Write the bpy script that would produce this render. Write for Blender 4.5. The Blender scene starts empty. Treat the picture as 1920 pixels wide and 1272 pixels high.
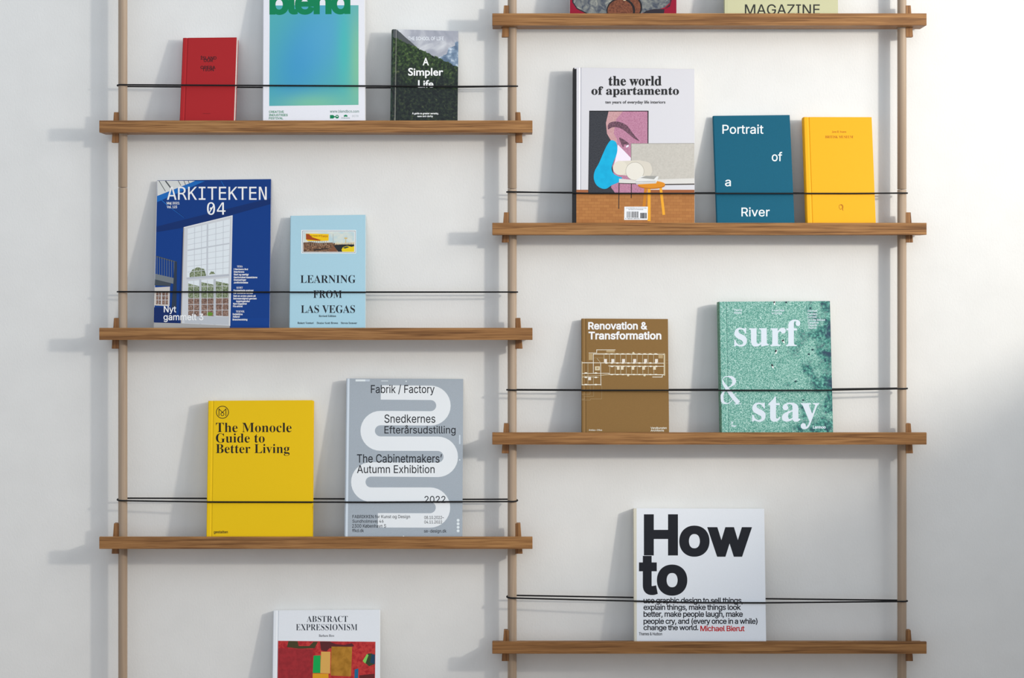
import bpy, bmesh, math, random
from mathutils import Vector, Matrix, Euler
random.seed(4)
R = math.radians
scene = bpy.context.scene
COL = scene.collection

# ------------------------------------------------------------------ camera, world, light, exposure
H = 1.45                      # eye height
CAM_Y = -3.65                 # wall face is y = 0, the room lies towards -y
FPX = 3430.0                  # focal length in pixels of the 1920 px wide frame
PX0, PY0 = 960.0, 505.0       # vanishing point of the wall's normal
cam_d = bpy.data.cameras.new('camera')
cam_d.sensor_width = 36.0
cam_d.lens = 36.0 * FPX / 1920.0
cam_d.shift_y = -(636.0 - PY0) / 1920.0
cam_d.clip_start = 0.05
cam = bpy.data.objects.new('camera', cam_d)
COL.objects.link(cam)
cam.location = (0, CAM_Y, H)
cam.rotation_euler = (R(90), 0, 0)
scene.camera = cam
scene.view_settings.view_transform = 'Standard'
scene.view_settings.look = 'None'
scene.view_settings.exposure = 0.07
scene.view_settings.gamma = 1.0
scene.view_settings.use_curve_mapping = False

world = bpy.data.worlds.new('world')
scene.world = world
world.use_nodes = True
wb = world.node_tree.nodes['Background']
wb.inputs[0].default_value = (0.81, 0.90, 1.0, 1)
wb.inputs[1].default_value = 0.80

def area(name, loc, target, sx, sy, power, color):
    l = bpy.data.lights.new(name, 'AREA')
    l.shape = 'RECTANGLE'; l.size = sx; l.size_y = sy
    l.energy = power; l.color = color
    o = bpy.data.objects.new(name, l); COL.objects.link(o)
    o.location = loc
    o.rotation_euler = (Vector(target) - Vector(loc)).to_track_quat('-Z', 'Y').to_euler()
    return o
area('window_key_light', (2.50, -1.98, H + 0.62), (0, 0, H - 0.1), 0.15, 0.15, 41, (1.0, 0.93, 0.82))
area('window_sky_light', (3.0, -2.1, H + 1.0), (-0.4, -0.4, H - 0.1), 2.2, 1.6, 56, (1.0, 0.98, 0.95))

# ------------------------------------------------------------------ helpers
def lin(c):
    return tuple(((v / 255) / 12.92 if v / 255 <= 0.04045 else (((v / 255) + 0.055) / 1.055) ** 2.4) for v in c)

def tag(o, label=None, cat=None, group=None, kind=None):
    if label: o['label'] = label
    if cat: o['category'] = cat
    if group: o['group'] = group
    if kind: o['kind'] = kind
    return o

def empty(name, label, cat, group=None):
    o = bpy.data.objects.new(name, None); COL.objects.link(o)
    o.empty_display_size = 0.02
    return tag(o, label, cat, group)

def mesh_obj(name, verts, faces, mats, parent=None, smooth=False, mat_ids=None):
    me = bpy.data.meshes.new(name)
    me.from_pydata([tuple(v) for v in verts], [], faces)
    for m in (mats if isinstance(mats, (list, tuple)) else [mats]):
        me.materials.append(m)
    if mat_ids:
        for p, i in zip(me.polygons, mat_ids): p.material_index = i
    if smooth:
        for p in me.polygons: p.use_smooth = True
    me.update()
    o = bpy.data.objects.new(name, me); COL.objects.link(o)
    if parent: o.parent = parent
    return o

def bevel(o, w, seg=2, ang=35):
    m = o.modifiers.new('bevel', 'BEVEL'); m.width = w; m.segments = seg
    m.limit_method = 'ANGLE'; m.angle_limit = R(ang)
    return o

def cells(name, xs, ys, zs, solid, mats, parent=None):
    """boundary of the solid cells of a box grid, as one closed mesh"""
    vid, verts, faces = {}, [], []
    def v(i, j, k):
        if (i, j, k) not in vid:
            vid[(i, j, k)] = len(verts); verts.append((xs[i], ys[j], zs[k]))
        return vid[(i, j, k)]
    nx, ny, nz = len(xs) - 1, len(ys) - 1, len(zs) - 1
    def s(i, j, k):
        return 0 <= i < nx and 0 <= j < ny and 0 <= k < nz and solid(i, j, k)
    for i in range(nx):
        for j in range(ny):
            for k in range(nz):
                if not s(i, j, k): continue
                if not s(i - 1, j, k): faces.append((v(i,j,k), v(i,j,k+1), v(i,j+1,k+1), v(i,j+1,k)))
                if not s(i + 1, j, k): faces.append((v(i+1,j,k), v(i+1,j+1,k), v(i+1,j+1,k+1), v(i+1,j,k+1)))
                if not s(i, j - 1, k): faces.append((v(i,j,k), v(i+1,j,k), v(i+1,j,k+1), v(i,j,k+1)))
                if not s(i, j + 1, k): faces.append((v(i,j+1,k), v(i,j+1,k+1), v(i+1,j+1,k+1), v(i+1,j+1,k)))
                if not s(i, j, k - 1): faces.append((v(i,j,k), v(i,j+1,k), v(i+1,j+1,k), v(i+1,j,k)))
                if not s(i, j, k + 1): faces.append((v(i,j,k+1), v(i+1,j,k+1), v(i+1,j+1,k+1), v(i,j+1,k+1)))
    return mesh_obj(name, verts, faces, mats, parent)

def extrude_profile(name, pts, z0, z1, mats, parent=None, axis='z', smooth=False, top_pts=None):
    """closed 2-D profile (x, y) extruded along z"""
    n = len(pts)
    top = top_pts or pts
    verts = [(p[0], p[1], z0) for p in pts] + [(p[0], p[1], z1) for p in top]
    faces = [tuple(range(n))[::-1], tuple(range(n, 2 * n))]
    for i in range(n):
        j = (i + 1) % n
        faces.append((i, j, n + j, n + i))
    o = mesh_obj(name, verts, faces, mats, parent)
    bm = bmesh.new(); bm.from_mesh(o.data)
    bmesh.ops.recalc_face_normals(bm, faces=bm.faces)
    bm.to_mesh(o.data); bm.free()
    if smooth:
        for p in o.data.polygons:
            if len(p.vertices) == 4: p.use_smooth = True
    return o

# ------------------------------------------------------------------ materials
def new_mat(name, color=(0.8, 0.8, 0.8), rough=0.6, spec=0.3):
    m = bpy.data.materials.new(name); m.use_nodes = True
    b = m.node_tree.nodes['Principled BSDF']
    b.inputs['Base Color'].default_value = (*color, 1)
    b.inputs['Roughness'].default_value = rough
    b.inputs['Specular IOR Level'].default_value = spec
    return m, m.node_tree, b

_cache = {}
def ink(r, g, b, rough=0.55, spec=0.25):
    """flat printed colour given as it should read in the picture"""
    k = (r, g, b, rough, spec)
    if k not in _cache:
        _cache[k] = new_mat('ink_%d_%d_%d' % (r, g, b), tuple(min(0.9, v * GAIN) for v in lin((r, g, b))), rough, spec)[0]
    return _cache[k]
GAIN = 1.12

def N(nt, t, **kw):
    n = nt.nodes.new(t)
    for k, v in kw.items():
        if hasattr(n, k): setattr(n, k, v)
        else: n.inputs[k].default_value = v
    return n
def ramp(nt, stops, interp='LINEAR'):
    n = nt.nodes.new('ShaderNodeValToRGB'); cr = n.color_ramp; cr.interpolation = interp
    while len(cr.elements) < len(stops): cr.elements.new(0.5)
    for e, (p, c) in zip(cr.elements, stops):
        e.position = p; e.color = (*c, 1) if len(c) == 3 else c
    return n
def add_bump(nt, b, hsock, strength, dist):
    bp = N(nt, 'ShaderNodeBump'); bp.inputs['Strength'].default_value = strength
    bp.inputs['Distance'].default_value = dist
    nt.links.new(hsock, bp.inputs['Height']); nt.links.new(bp.outputs['Normal'], b.inputs['Normal'])

def mapped(nt, scale, coord='Object', loc=(0, 0, 0), jitter=False, rot=(0, 0, 0)):
    tc = N(nt, 'ShaderNodeTexCoord'); mp = N(nt, 'ShaderNodeMapping')
    mp.inputs['Scale'].default_value = scale; mp.inputs['Location'].default_value = loc
    mp.inputs['Rotation'].default_value = rot
    src = tc.outputs[coord]
    if jitter:
        oi = N(nt, 'ShaderNodeObjectInfo'); ad = N(nt, 'ShaderNodeVectorMath', operation='ADD')
        ml = N(nt, 'ShaderNodeVectorMath', operation='SCALE'); ml.inputs[0].default_value = (3.1, 1.7, 2.3)
        nt.links.new(oi.outputs['Random'], ml.inputs['Scale'])
        nt.links.new(src, ad.inputs[0]); nt.links.new(ml.outputs[0], ad.inputs[1]); src = ad.outputs[0]
    nt.links.new(src, mp.inputs['Vector'])
    return mp.outputs['Vector']

def wall_material():
    m, nt, b = new_mat('white_plaster', (0.80, 0.80, 0.785), 0.85, 0.15)
    v = mapped(nt, (1, 1, 1))
    n1 = N(nt, 'ShaderNodeTexNoise'); n1.inputs['Scale'].default_value = 300; n1.inputs['Detail'].default_value = 4
    n2 = N(nt, 'ShaderNodeTexNoise'); n2.inputs['Scale'].default_value = 14; n2.inputs['Detail'].default_value = 3
    v2 = mapped(nt, (1, 1, 0.55))
    nt.links.new(v2, n1.inputs['Vector']); nt.links.new(v, n2.inputs['Vector'])
    ad = N(nt, 'ShaderNodeMath', operation='MULTIPLY_ADD'); ad.inputs[1].default_value = 0.6
    nt.links.new(n2.outputs['Fac'], ad.inputs[0]); nt.links.new(n1.outputs['Fac'], ad.inputs[2])
    add_bump(nt, b, ad.outputs[0], 0.35, 0.0009)
    rp = ramp(nt, [(0.3, (0.785, 0.785, 0.77)), (0.7, (0.815, 0.815, 0.80))])
    nt.links.new(n2.outputs['Fac'], rp.inputs[0]); nt.links.new(rp.outputs[0], b.inputs['Base Color'])
    return m

def oak_material(name, along, dark, mid, light, contrast=1.0):
    """along: 0 grain runs along x, 2 along z"""
    m, nt, b = new_mat(name, mid, 0.5, 0.3)
    sc = [1.0, 1.0, 1.0]
    big = [9, 9, 9]; big[along] = 1.3
    fine = [420, 420, 420]; fine[along] = 14
    rings = [170, 100, 170]; rings[along] = 4.5
    nb = N(nt, 'ShaderNodeTexNoise'); nb.inputs['Scale'].default_value = 1; nb.inputs['Detail'].default_value = 3
    nf = N(nt, 'ShaderNodeTexNoise'); nf.inputs['Scale'].default_value = 1; nf.inputs['Detail'].default_value = 3
    nr = N(nt, 'ShaderNodeTexNoise'); nr.inputs['Scale'].default_value = 1; nr.inputs['Detail'].default_value = 4
    nr.inputs['Distortion'].default_value = 0.9
    for n, s in ((nb, big), (nf, fine), (nr, rings)):
        nt.links.new(mapped(nt, s, jitter=True), n.inputs['Vector'])
    r1 = ramp(nt, [(0.28, dark), (0.5, mid), (0.72, light)])
    nt.links.new(nr.outputs['Fac'], r1.inputs[0])
    mx = N(nt, 'ShaderNodeMix', data_type='RGBA', blend_type='MULTIPLY'); mx.inputs[0].default_value = 0.55 * contrast
    r2 = ramp(nt, [(0.38, (0.50, 0.42, 0.33)), (0.52, (1, 1, 1))])
    nt.links.new(nf.outputs['Fac'], r2.inputs[0])
    nt.links.new(r1.outputs[0], mx.inputs[6]); nt.links.new(r2.outputs[0], mx.inputs[7])
    mx2 = N(nt, 'ShaderNodeMix', data_type='RGBA', blend_type='MULTIPLY'); mx2.inputs[0].default_value = 0.5
    r3 = ramp(nt, [(0.3, (0.78, 0.72, 0.66)), (0.7, (1.12, 1.12, 1.1))])
    nt.links.new(nb.outputs['Fac'], r3.inputs[0])
    nt.links.new(mx.outputs[2], mx2.inputs[6]); nt.links.new(r3.outputs[0], mx2.inputs[7])
    nt.links.new(mx2.outputs[2], b.inputs['Base Color'])
    add_bump(nt, b, nf.outputs['Fac'], 0.25, 0.0005)
    return m

def pages_material():
    m, nt, b = new_mat('paper_pages', (0.75, 0.74, 0.70), 0.8, 0.1)
    n = N(nt, 'ShaderNodeTexNoise'); n.inputs['Scale'].default_value = 1; n.inputs['Detail'].default_value = 2
    nt.links.new(mapped(nt, (3, 2600, 3)), n.inputs['Vector'])
    rp = ramp(nt, [(0.3, (0.62, 0.61, 0.57)), (0.7, (0.80, 0.79, 0.75))])
    nt.links.new(n.outputs['Fac'], rp.inputs[0]); nt.links.new(rp.outputs[0], b.inputs['Base Color'])
    return m

def cloth_material(name, rgb, rough=0.75, weave=1600, amt=0.06, bump=0.25, spec=0.2):
    c = tuple(min(0.92, v * GAIN) for v in lin(rgb))
    m, nt, b = new_mat(name, c, rough, spec)
    n = N(nt, 'ShaderNodeTexNoise'); n.inputs['Scale'].default_value = weave; n.inputs['Detail'].default_value = 2
    nt.links.new(mapped(nt, (1, 1, 1)), n.inputs['Vector'])
    rp = ramp(nt, [(0.3, tuple(v * (1 - amt) for v in c)), (0.7, tuple(min(0.95, v * (1 + amt)) for v in c))])
    nt.links.new(n.outputs['Fac'], rp.inputs[0]); nt.links.new(rp.outputs[0], b.inputs['Base Color'])
    add_bump(nt, b, n.outputs['Fac'], bump, 0.0003)
    return m

PLASTER = wall_material()
OAK = oak_material('oiled_oak', 0, lin((112, 74, 40)), lin((154, 110, 66)), lin((180, 134, 84)))
OAK_END = oak_material('oiled_oak_upright', 2, lin((112, 74, 42)), lin((148, 104, 64)), lin((174, 130, 84)))
POLE = oak_material('lacquered_ash', 2, lin((164, 144, 124)), lin((171, 151, 131)), lin((177, 158, 138)), 0.05)
PAGES = pages_material()
CORD = new_mat('black_elastic', (0.008, 0.008, 0.009), 0.6, 0.25)[0]
BLACK = ink(28, 28, 32)
WHITE = ink(236, 240, 244)

# ------------------------------------------------------------------ projection between picture and place
CAMP = Vector((0, CAM_Y, H))
def ray(px, py):
    return Vector(((px - PX0) / FPX, 1.0, (PY0 - py) / FPX))
def on_depth(px, py, D):
    """point at distance D in front of the wall"""
    d = (-D) - CAM_Y
    return CAMP + ray(px, py) * d
def proj(p):
    d = p.y - CAM_Y
    return (PX0 + FPX * p.x / d, PY0 - FPX * (p.z - H) / d)

# ------------------------------------------------------------------ the setting
SILL, HEAD = H + 0.20, H + 1.45  # sill height chosen to shade the lower right of the back wall
XR, WY0, WY1 = 1.75, -3.4, -0.6
def struct(o): o['kind'] = 'structure'; return o
struct(cells('wall_back', [-3.2, XR + 0.2], [0, 0.12], [0, 3.0], lambda i, j, k: True, PLASTER))
struct(cells('unseen_wall_right', [XR, XR + 0.12], [-4.2, WY0, WY1, 0], [0, SILL, HEAD, 3.0],  # unseen wall with an opening, added to block window light low down
             lambda i, j, k: not (j == 1 and k == 1), PLASTER))
FLOORM = oak_material('floor_oak', 0, lin((140, 110, 84)), lin((168, 138, 108)), lin((184, 154, 122)), 0.4)
struct(cells('floor', [-3.2, XR + 0.12], [-4.2, 0.12], [-0.08, 0], lambda i, j, k: True, FLOORM))

# ------------------------------------------------------------------ poles
DP, RP = 0.032, 0.0089
POLE_PX = [230.3, 960.3, 1691.0]
pole_x = [on_depth(p, 505, DP).x for p in POLE_PX]
joint_py = [352, 354.5, 355.5]
pole_labels = ['pale round wooden pole at the left end of the wall shelves',
               'pale round wooden pole between the left and right stacks of shelves',
               'pale round wooden pole at the right end of the wall shelves']
for x, jp, lb in zip(pole_x, joint_py, pole_labels):
    root = empty('pole', lb, 'pole', 'round wooden poles carrying the shelves')
    root.location = (x, -DP, 0)
    jz = on_depth(960, jp, DP).z
    n = 32
    for z0, z1 in ((0.0, jz - 0.0004), (jz + 0.0004, 2.3)):
        rings = [(z0, RP - 0.0005), (z0 + 0.0005, RP), (z1 - 0.0005, RP), (z1, RP - 0.0005)]
        verts = [(r * math.cos(2 * math.pi * i / n), r * math.sin(2 * math.pi * i / n), z) for z, r in rings for i in range(n)]
        faces = [(a * n + i, a * n + (i + 1) % n, (a + 1) * n + (i + 1) % n, (a + 1) * n + i) for a in range(3) for i in range(n)]
        faces += [tuple(range(n))[::-1], tuple(range(3 * n, 4 * n))]
        mesh_obj('pole_section', verts, faces, POLE, root, smooth=True)
    # threaded pin joining the two lengths
    n = 12
    verts = [(0.003 * math.cos(2 * math.pi * i / n), 0.003 * math.sin(2 * math.pi * i / n), z) for z in (jz - 0.0006, jz + 0.0006) for i in range(n)]
    mesh_obj('joint_pin', verts, [(i, (i + 1) % n, n + (i + 1) % n, n + i) for i in range(n)], new_mat('steel', (0.4, 0.4, 0.4), 0.4)[0], root)

# ------------------------------------------------------------------ shelves
D_FRONT, D_LIP, D_BACK = 0.068, 0.0615, 0.010
LIP_H, T_ALL = 0.0094, 0.0236
WEDGE_HALF = 0.0068
def make_wedge(parent, side, cx, z_top, z_bot, w_top, w_bot):
    """tapered peg hugging the pole; side -1 stands left of it, +1 right; root-local coordinates"""
    r = RP + 0.0003
    a0 = math.asin(WEDGE_HALF / r)
    arc = [(math.cos(a) * r, math.sin(a) * r) for a in [a0 - 2 * a0 * i / 8 for i in range(9)]]   # back to front
    xin = math.cos(a0) * r
    def prof(w):
        pts = [(xin + w, -WEDGE_HALF), (xin + w, WEDGE_HALF)] + arc
        return [(cx + side * x, -DP + y) for x, y in pts]
    o = extrude_profile('wedge', prof(w_bot), z_bot, z_top, OAK_END, parent, top_pts=prof(w_top))
    bevel(o, 0.0005, 1)
    return o

SHELVES = []
def make_shelf(col, py_top, wedge_top, wedge_bot, label):
    pl, pr = (pole_x[0], pole_x[1]) if col == 0 else (pole_x[1], pole_x[2])
    xl, xr = ((186.0, 998.5) if col == 0 else (923.0, 1737.5))
    a = on_depth(xl, py_top, D_FRONT); b = on_depth(xr, py_top, D_FRONT)
    ztop = a.z
    cx = (a.x + b.x) / 2
    root = empty('shelf', label, 'shelf', 'oak display shelves wedged between the poles')
    root.location = (cx, 0, ztop - LIP_H)
    r = RP + 0.0003
    xin = math.sqrt(r * r - WEDGE_HALF ** 2)
    so = r - 0.0 + 0.0075    # outer reach of a slot, holds the wedge too
    xs = [a.x - cx, pl - cx - (xin + 0.0146), pl - cx + r, pr - cx - r, pr - cx + (xin + 0.0146), b.x - cx]
    ys = [-D_FRONT, -D_LIP, -DP - r, -DP + r, -D_BACK]
    zs = [LIP_H - T_ALL, 0, LIP_H]
    def solid(i, j, k):
        if k == 1: return j == 0
        return not (j == 2 and i in (1, 3))
    board = cells('board', xs, ys, zs, solid, OAK, root)
    bevel(board, 0.0006, 2)
    for side, p in ((-1, pl), (1, pr)):
        zt = on_depth(960, wedge_top, DP).z - root.location.z
        zb = on_depth(960, wedge_bot, DP).z - root.location.z
        ov = 0.0
        make_wedge(root, side, p - cx, zt, zb, 0.0100, 0.0145)
    SHELVES.append(root)
    return dict(root=root, z=ztop - LIP_H, col=col)

S = {}
S['L1'] = make_shelf(0, 226.0, 211, 268, 'oak shelf of the left stack holding the red, green poster and forest cover books')
S['L2'] = make_shelf(0, 615.2, 596.5, 654, 'oak shelf of the left stack holding the dark blue magazine and pale blue paperback')
S['L3'] = make_shelf(0, 1007.3, 981, 1038, 'oak shelf of the left stack holding the yellow book and the grey exhibition catalogue')
S['L4'] = make_shelf(0, 1399.5, 1370, 1428, 'oak shelf under the abstract painting book, at the bottom left below the picture edge')
S['R1'] = make_shelf(1, 25.0, 11, 70, 'topmost oak shelf of the right stack, with the magazine and red bordered book')
S['R2'] = make_shelf(1, 418.0, 398.5, 455, 'oak shelf of the right stack holding the sofa cover, petrol blue and orange books')
S['R3'] = make_shelf(1, 811.5, 794, 850, 'oak shelf of the right stack holding the brown book and the sea green book')
S['R4'] = make_shelf(1, 1204.0, 1181, 1239, 'lowest oak shelf of the right stack holding only the white How to book')

# ------------------------------------------------------------------ books
BOOKS = []
LAYER = 0.000004      # thickness of one layer of print
class Book:
    def __init__(s, label, cat, name, shelf, bl, br, tl_x, ty, t, hard=True, yaw=0.0, mats=None, h=None,
                 base=0.0596, over=0.003, spine_bulge=0.0, groove=True, joint=0.008, group=None):
        s.root = empty(name, label, cat, group)
        s.t, s.hard = t, hard
        z = S[shelf]['z']
        zpy = PY0 - FPX * (z + LIP_H - H) / (-D_LIP - CAM_Y)      # picture row where the lip cuts the book
        s.w = (br - bl) / 957.6; s.h = h or 0.2
        x, roll, lean = 0.0, 0.0, 0.12
        x = ((bl + br) / 2 - 960) / 957.6
        for it in range(40):
            dbb = base - t * math.cos(lean) - abs(s.w / 2 * math.sin(yaw))
            # back top edge ends 1.5 mm from the wall
            lean = math.asin(min(0.5, max(0.02, (dbb - 0.0015 - abs(s.w / 2 * math.sin(yaw))) / s.h)))
            s.root.rotation_mode = 'XYZ'
            M = (Matrix.Translation((x, -dbb, z + 0.0002)) @ Matrix.Rotation(yaw, 4, 'Z') @
                 Matrix.Rotation(-lean, 4, 'X') @ Matrix.Rotation(roll, 4, 'Y'))
            hb = 0.012
            pbl = proj(M @ Vector((-s.w / 2, -t, hb))); pbr = proj(M @ Vector((s.w / 2, -t, hb)))
            ptl = proj(M @ Vector((-s.w / 2, -t, s.h))); ptr = proj(M @ Vector((s.w / 2, -t, s.h)))
            s.w += ((br - bl) - (pbr[0] - pbl[0])) / 957.6
            x += ((br + bl) / 2 - (pbr[0] + pbl[0]) / 2) / 957.6
            if ty is not None:
                s.h += ((ptl[1] + ptr[1]) / 2 - ty) / 957.6
                roll += max(-0.01, min(0.01, (tl_x - ptl[0]) / 957.6 / s.h * 0.7))
                roll = max(-0.02, min(0.02, roll))
        # rolled books stand on their lower corner: lift so that the corner rests on the board
        low = min((M @ Vector((sx * s.w / 2, yy, 0))).z for sx in (-1, 1) for yy in (0, -t))
        M = Matrix.Translation((0, 0, z + 0.0003 - low)) @ M
        s.root.matrix_world = M
        s.M = M; s.Mi = M.inverted()
        s.layer = 0
        cov, spn = mats
        s.shapes = {}
        s.build(cov, spn, over, groove, joint, spine_bulge)
        s.prints = []; s.cur = None
        BOOKS.append(s)

    def build(s, cov, spn, over, groove, joint, bulge):
        w, h, t = s.w, s.h, s.t
        L, Rr = -w / 2, w / 2
        if s.hard:
            bt = 0.0024
            g = 0.0009 if groove else 0.0
            outer = [(Rr, -t), (L + joint + 0.0035, -t), (L + joint + 0.0022, -t + g), (L + joint + 0.0010, -t + g), (L + joint - 0.001, -t),
                     (L + 0.0018, -t), (L + 0.0004, -t + 0.0012)]
            k = 5
            for i in range(1, k):
                a = i / k
                outer.append((L - bulge * math.sin(math.pi * a), -t + 0.0012 + (t - 0.0024) * a))
            outer += [(L + 0.0004, -0.0012), (L + 0.0018, 0), (Rr, 0)]
            inner = [(Rr, -bt), (L + 0.0034, -bt), (L + 0.0034, -t + bt), (Rr, -t + bt)]
            o = extrude_profile('cover', outer + inner, 0, h, [cov, spn], s.root)
            for p in o.data.polygons:
                c = p.center
                if c.x < L + 0.0012 and abs(p.normal.z) < 0.5: p.material_index = 1
            bevel(o, 0.0004, 1, 50)
            e = over
            pb = [(Rr - e, -t + bt + 0.0001), (Rr - e, -bt - 0.0001), (L + 0.0036, -bt - 0.0001), (L + 0.0036, -t + bt + 0.0001)]
            extrude_profile('page_block', pb, e, h - e, PAGES, s.root)
        else:
            bt = 0.0005
            outer = [(Rr, -t), (L + 0.0012, -t), (L, -t + 0.0012), (L, -0.0012), (L + 0.0012, 0), (Rr, 0)]
            inner = [(Rr, -bt), (L + bt + 0.0012, -bt), (L + bt + 0.0012, -t + bt), (Rr, -t + bt)]
            o = extrude_profile('cover', outer + inner, 0, h, [cov, spn], s.root)
            for p in o.data.polygons:
                if p.center.x < L + 0.0008 and abs(p.normal.z) < 0.5: p.material_index = 1
            pb = [(Rr - 0.0004, -t + bt + 0.0001), (Rr - 0.0004, -bt - 0.0001), (L + bt + 0.0014, -bt - 0.0001), (L + bt + 0.0014, -t + bt + 0.0001)]
            extrude_profile('page_block', pb, 0.0004, h - 0.0004, PAGES, s.root)

    def loc(s, px, py, clamp=True):
        """picture point -> point on the front cover"""
        o = s.Mi @ CAMP
        d = s.Mi.to_3x3() @ ray(px, py)
        k = (-s.t - o.y) / d.y
        p = o + d * k
        if clamp:
            return (min(max(p.x, -s.w / 2 + 0.0003), s.w / 2 - 0.0003), min(max(p.z, 0.0003), s.h - 0.0003))
        return (p.x, p.z)

    # ---- flat print, collected layer by layer into one named part
    def begin(s, name): s.cur = name; s.acc = ([], [], [], [])
    def _add(s, pts2, faces, mat):
        V, F, MS, MI = s.acc
        s.layer += 1
        y = -s.t - 0.00006 - LAYER * s.layer
        b = len(V)
        V.extend([(p[0], y, p[1]) for p in pts2])
        if mat not in MS: MS.append(mat)
        for f in faces:
            F.append(tuple(b + i for i in f)); MI.append(MS.index(mat))
    def poly(s, pts, mat, smooth=False):
        if smooth:      # Catmull-Rom through the corners
            n = len(pts); out = []
            for i in range(n):
                p0, p1, p2, p3 = pts[i - 1], pts[i], pts[(i + 1) % n], pts[(i + 2) % n]
                for k in range(5):
                    t = k / 5
                    out.append(tuple(0.5 * (2 * p1[c] + (p2[c] - p0[c]) * t + (2 * p0[c] - 5 * p1[c] + 4 * p2[c] - p3[c]) * t * t
                                            + (3 * p1[c] - p0[c] - 3 * p2[c] + p3[c]) * t ** 3) for c in (0, 1)))
            pts = out
        p = [s.loc(*q) for q in pts]
        s._add(p, [tuple(range(len(p)))], mat)
    def rect(s, x0, y0, x1, y1, mat): s.poly([(x0, y0), (x1, y0), (x1, y1), (x0, y1)], mat)
    def ell(s, cx, cy, rx, ry, mat, n=28, rot=0):
        c, q = math.cos(rot), math.sin(rot)
        s.poly([(cx + rx * math.cos(a) * c - ry * math.sin(a) * q, cy + rx * math.cos(a) * q + ry * math.sin(a) * c)
                for a in [2 * math.pi * i / n for i in range(n)]], mat)
    def line(s, pts, wpx, mat, closed=False):
        pts = [Vector(p) for p in pts]
        n = len(pts); V = []; F = []
        for i, p in enumerate(pts):
            if closed: a, b = pts[i - 1], pts[(i + 1) % n]
            else: a, b = pts[max(0, i - 1)], pts[min(n - 1, i + 1)]
            # mitre
            d1 = (p - a).normalized() if (p - a).length > 1e-6 else (b - p).normalized()
            d2 = (b - p).normalized() if (b - p).length > 1e-6 else d1
            t_ = (d1 + d2).normalized() if (d1 + d2).length > 1e-6 else d1
            nn = Vector((-t_.y, t_.x)); k = max(0.4, nn.dot(Vector((-d1.y, d1.x))))
            V += [s.loc(*(p + nn * wpx / 2 / k)), s.loc(*(p - nn * wpx / 2 / k))]
        m = n if closed else n - 1
        for i in range(m):
            j = (i + 1) % n
            F.append((2 * i, 2 * i + 1, 2 * j + 1, 2 * j))
        s._add(V, F, mat)
    def stroke(s, pts, ws, mat):
        pts = [Vector(p) for p in pts]; V = []; F = []
        for i, p in enumerate(pts):
            t_ = (pts[min(len(pts) - 1, i + 1)] - pts[max(0, i - 1)]).normalized()
            n = Vector((-t_.y, t_.x)) * ws[i] / 2
            V += [s.loc(*(p + n)), s.loc(*(p - n))]
        for i in range(len(pts) - 1): F.append((2 * i, 2 * i + 1, 2 * i + 3, 2 * i + 2))
        s._add(V, F, mat)
    def end(s, label=None):
        V, F, MS, MI = s.acc
        o = mesh_obj(s.cur, V, F, MS, s.root, mat_ids=MI)
        bm = bmesh.new(); bm.from_mesh(o.data)
        bmesh.ops.triangulate(bm, faces=bm.faces)
        for f in bm.faces:
            if f.normal.y > 0: f.normal_flip()
        bm.to_mesh(o.data); bm.free()
        if label: o['label'] = label
        return o

    def text(s, name, body, x0, y0, x1, y1, mat, font='sans', wt=0.0, track=1.0, label=None, shear=0.0, dy=0.0):
        """lettering whose ink fills the picture box (x0, y0)-(x1, y1); dy = extra drop of the right end"""
        V, F = glyphs(body, font, wt, track, shear)
        s.layer += 1
        y = -s.t - 0.00006 - LAYER * s.layer
        ux0, uy0 = min(v[0] for v in V), min(v[1] for v in V)
        ux1, uy1 = max(v[0] for v in V), max(v[1] for v in V)
        a = s.loc(x0, y1, False); b = s.loc(x1, y1 + dy, False); c = s.loc(x0, y0, False); d = s.loc(x1, y0 + dy, False)
        W = []
        for v in V:
            u = (v[0] - ux0) / (ux1 - ux0); w = (v[1] - uy0) / (uy1 - uy0)
            lo = (a[0] + (b[0] - a[0]) * u, a[1] + (b[1] - a[1]) * u)
            hi = (c[0] + (d[0] - c[0]) * u, c[1] + (d[1] - c[1]) * u)
            W.append((lo[0] + (hi[0] - lo[0]) * w, y, lo[1] + (hi[1] - lo[1]) * w))
        o = mesh_obj(name, W, F, mat, s.root)
        if label: o['label'] = label
        return o

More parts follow.
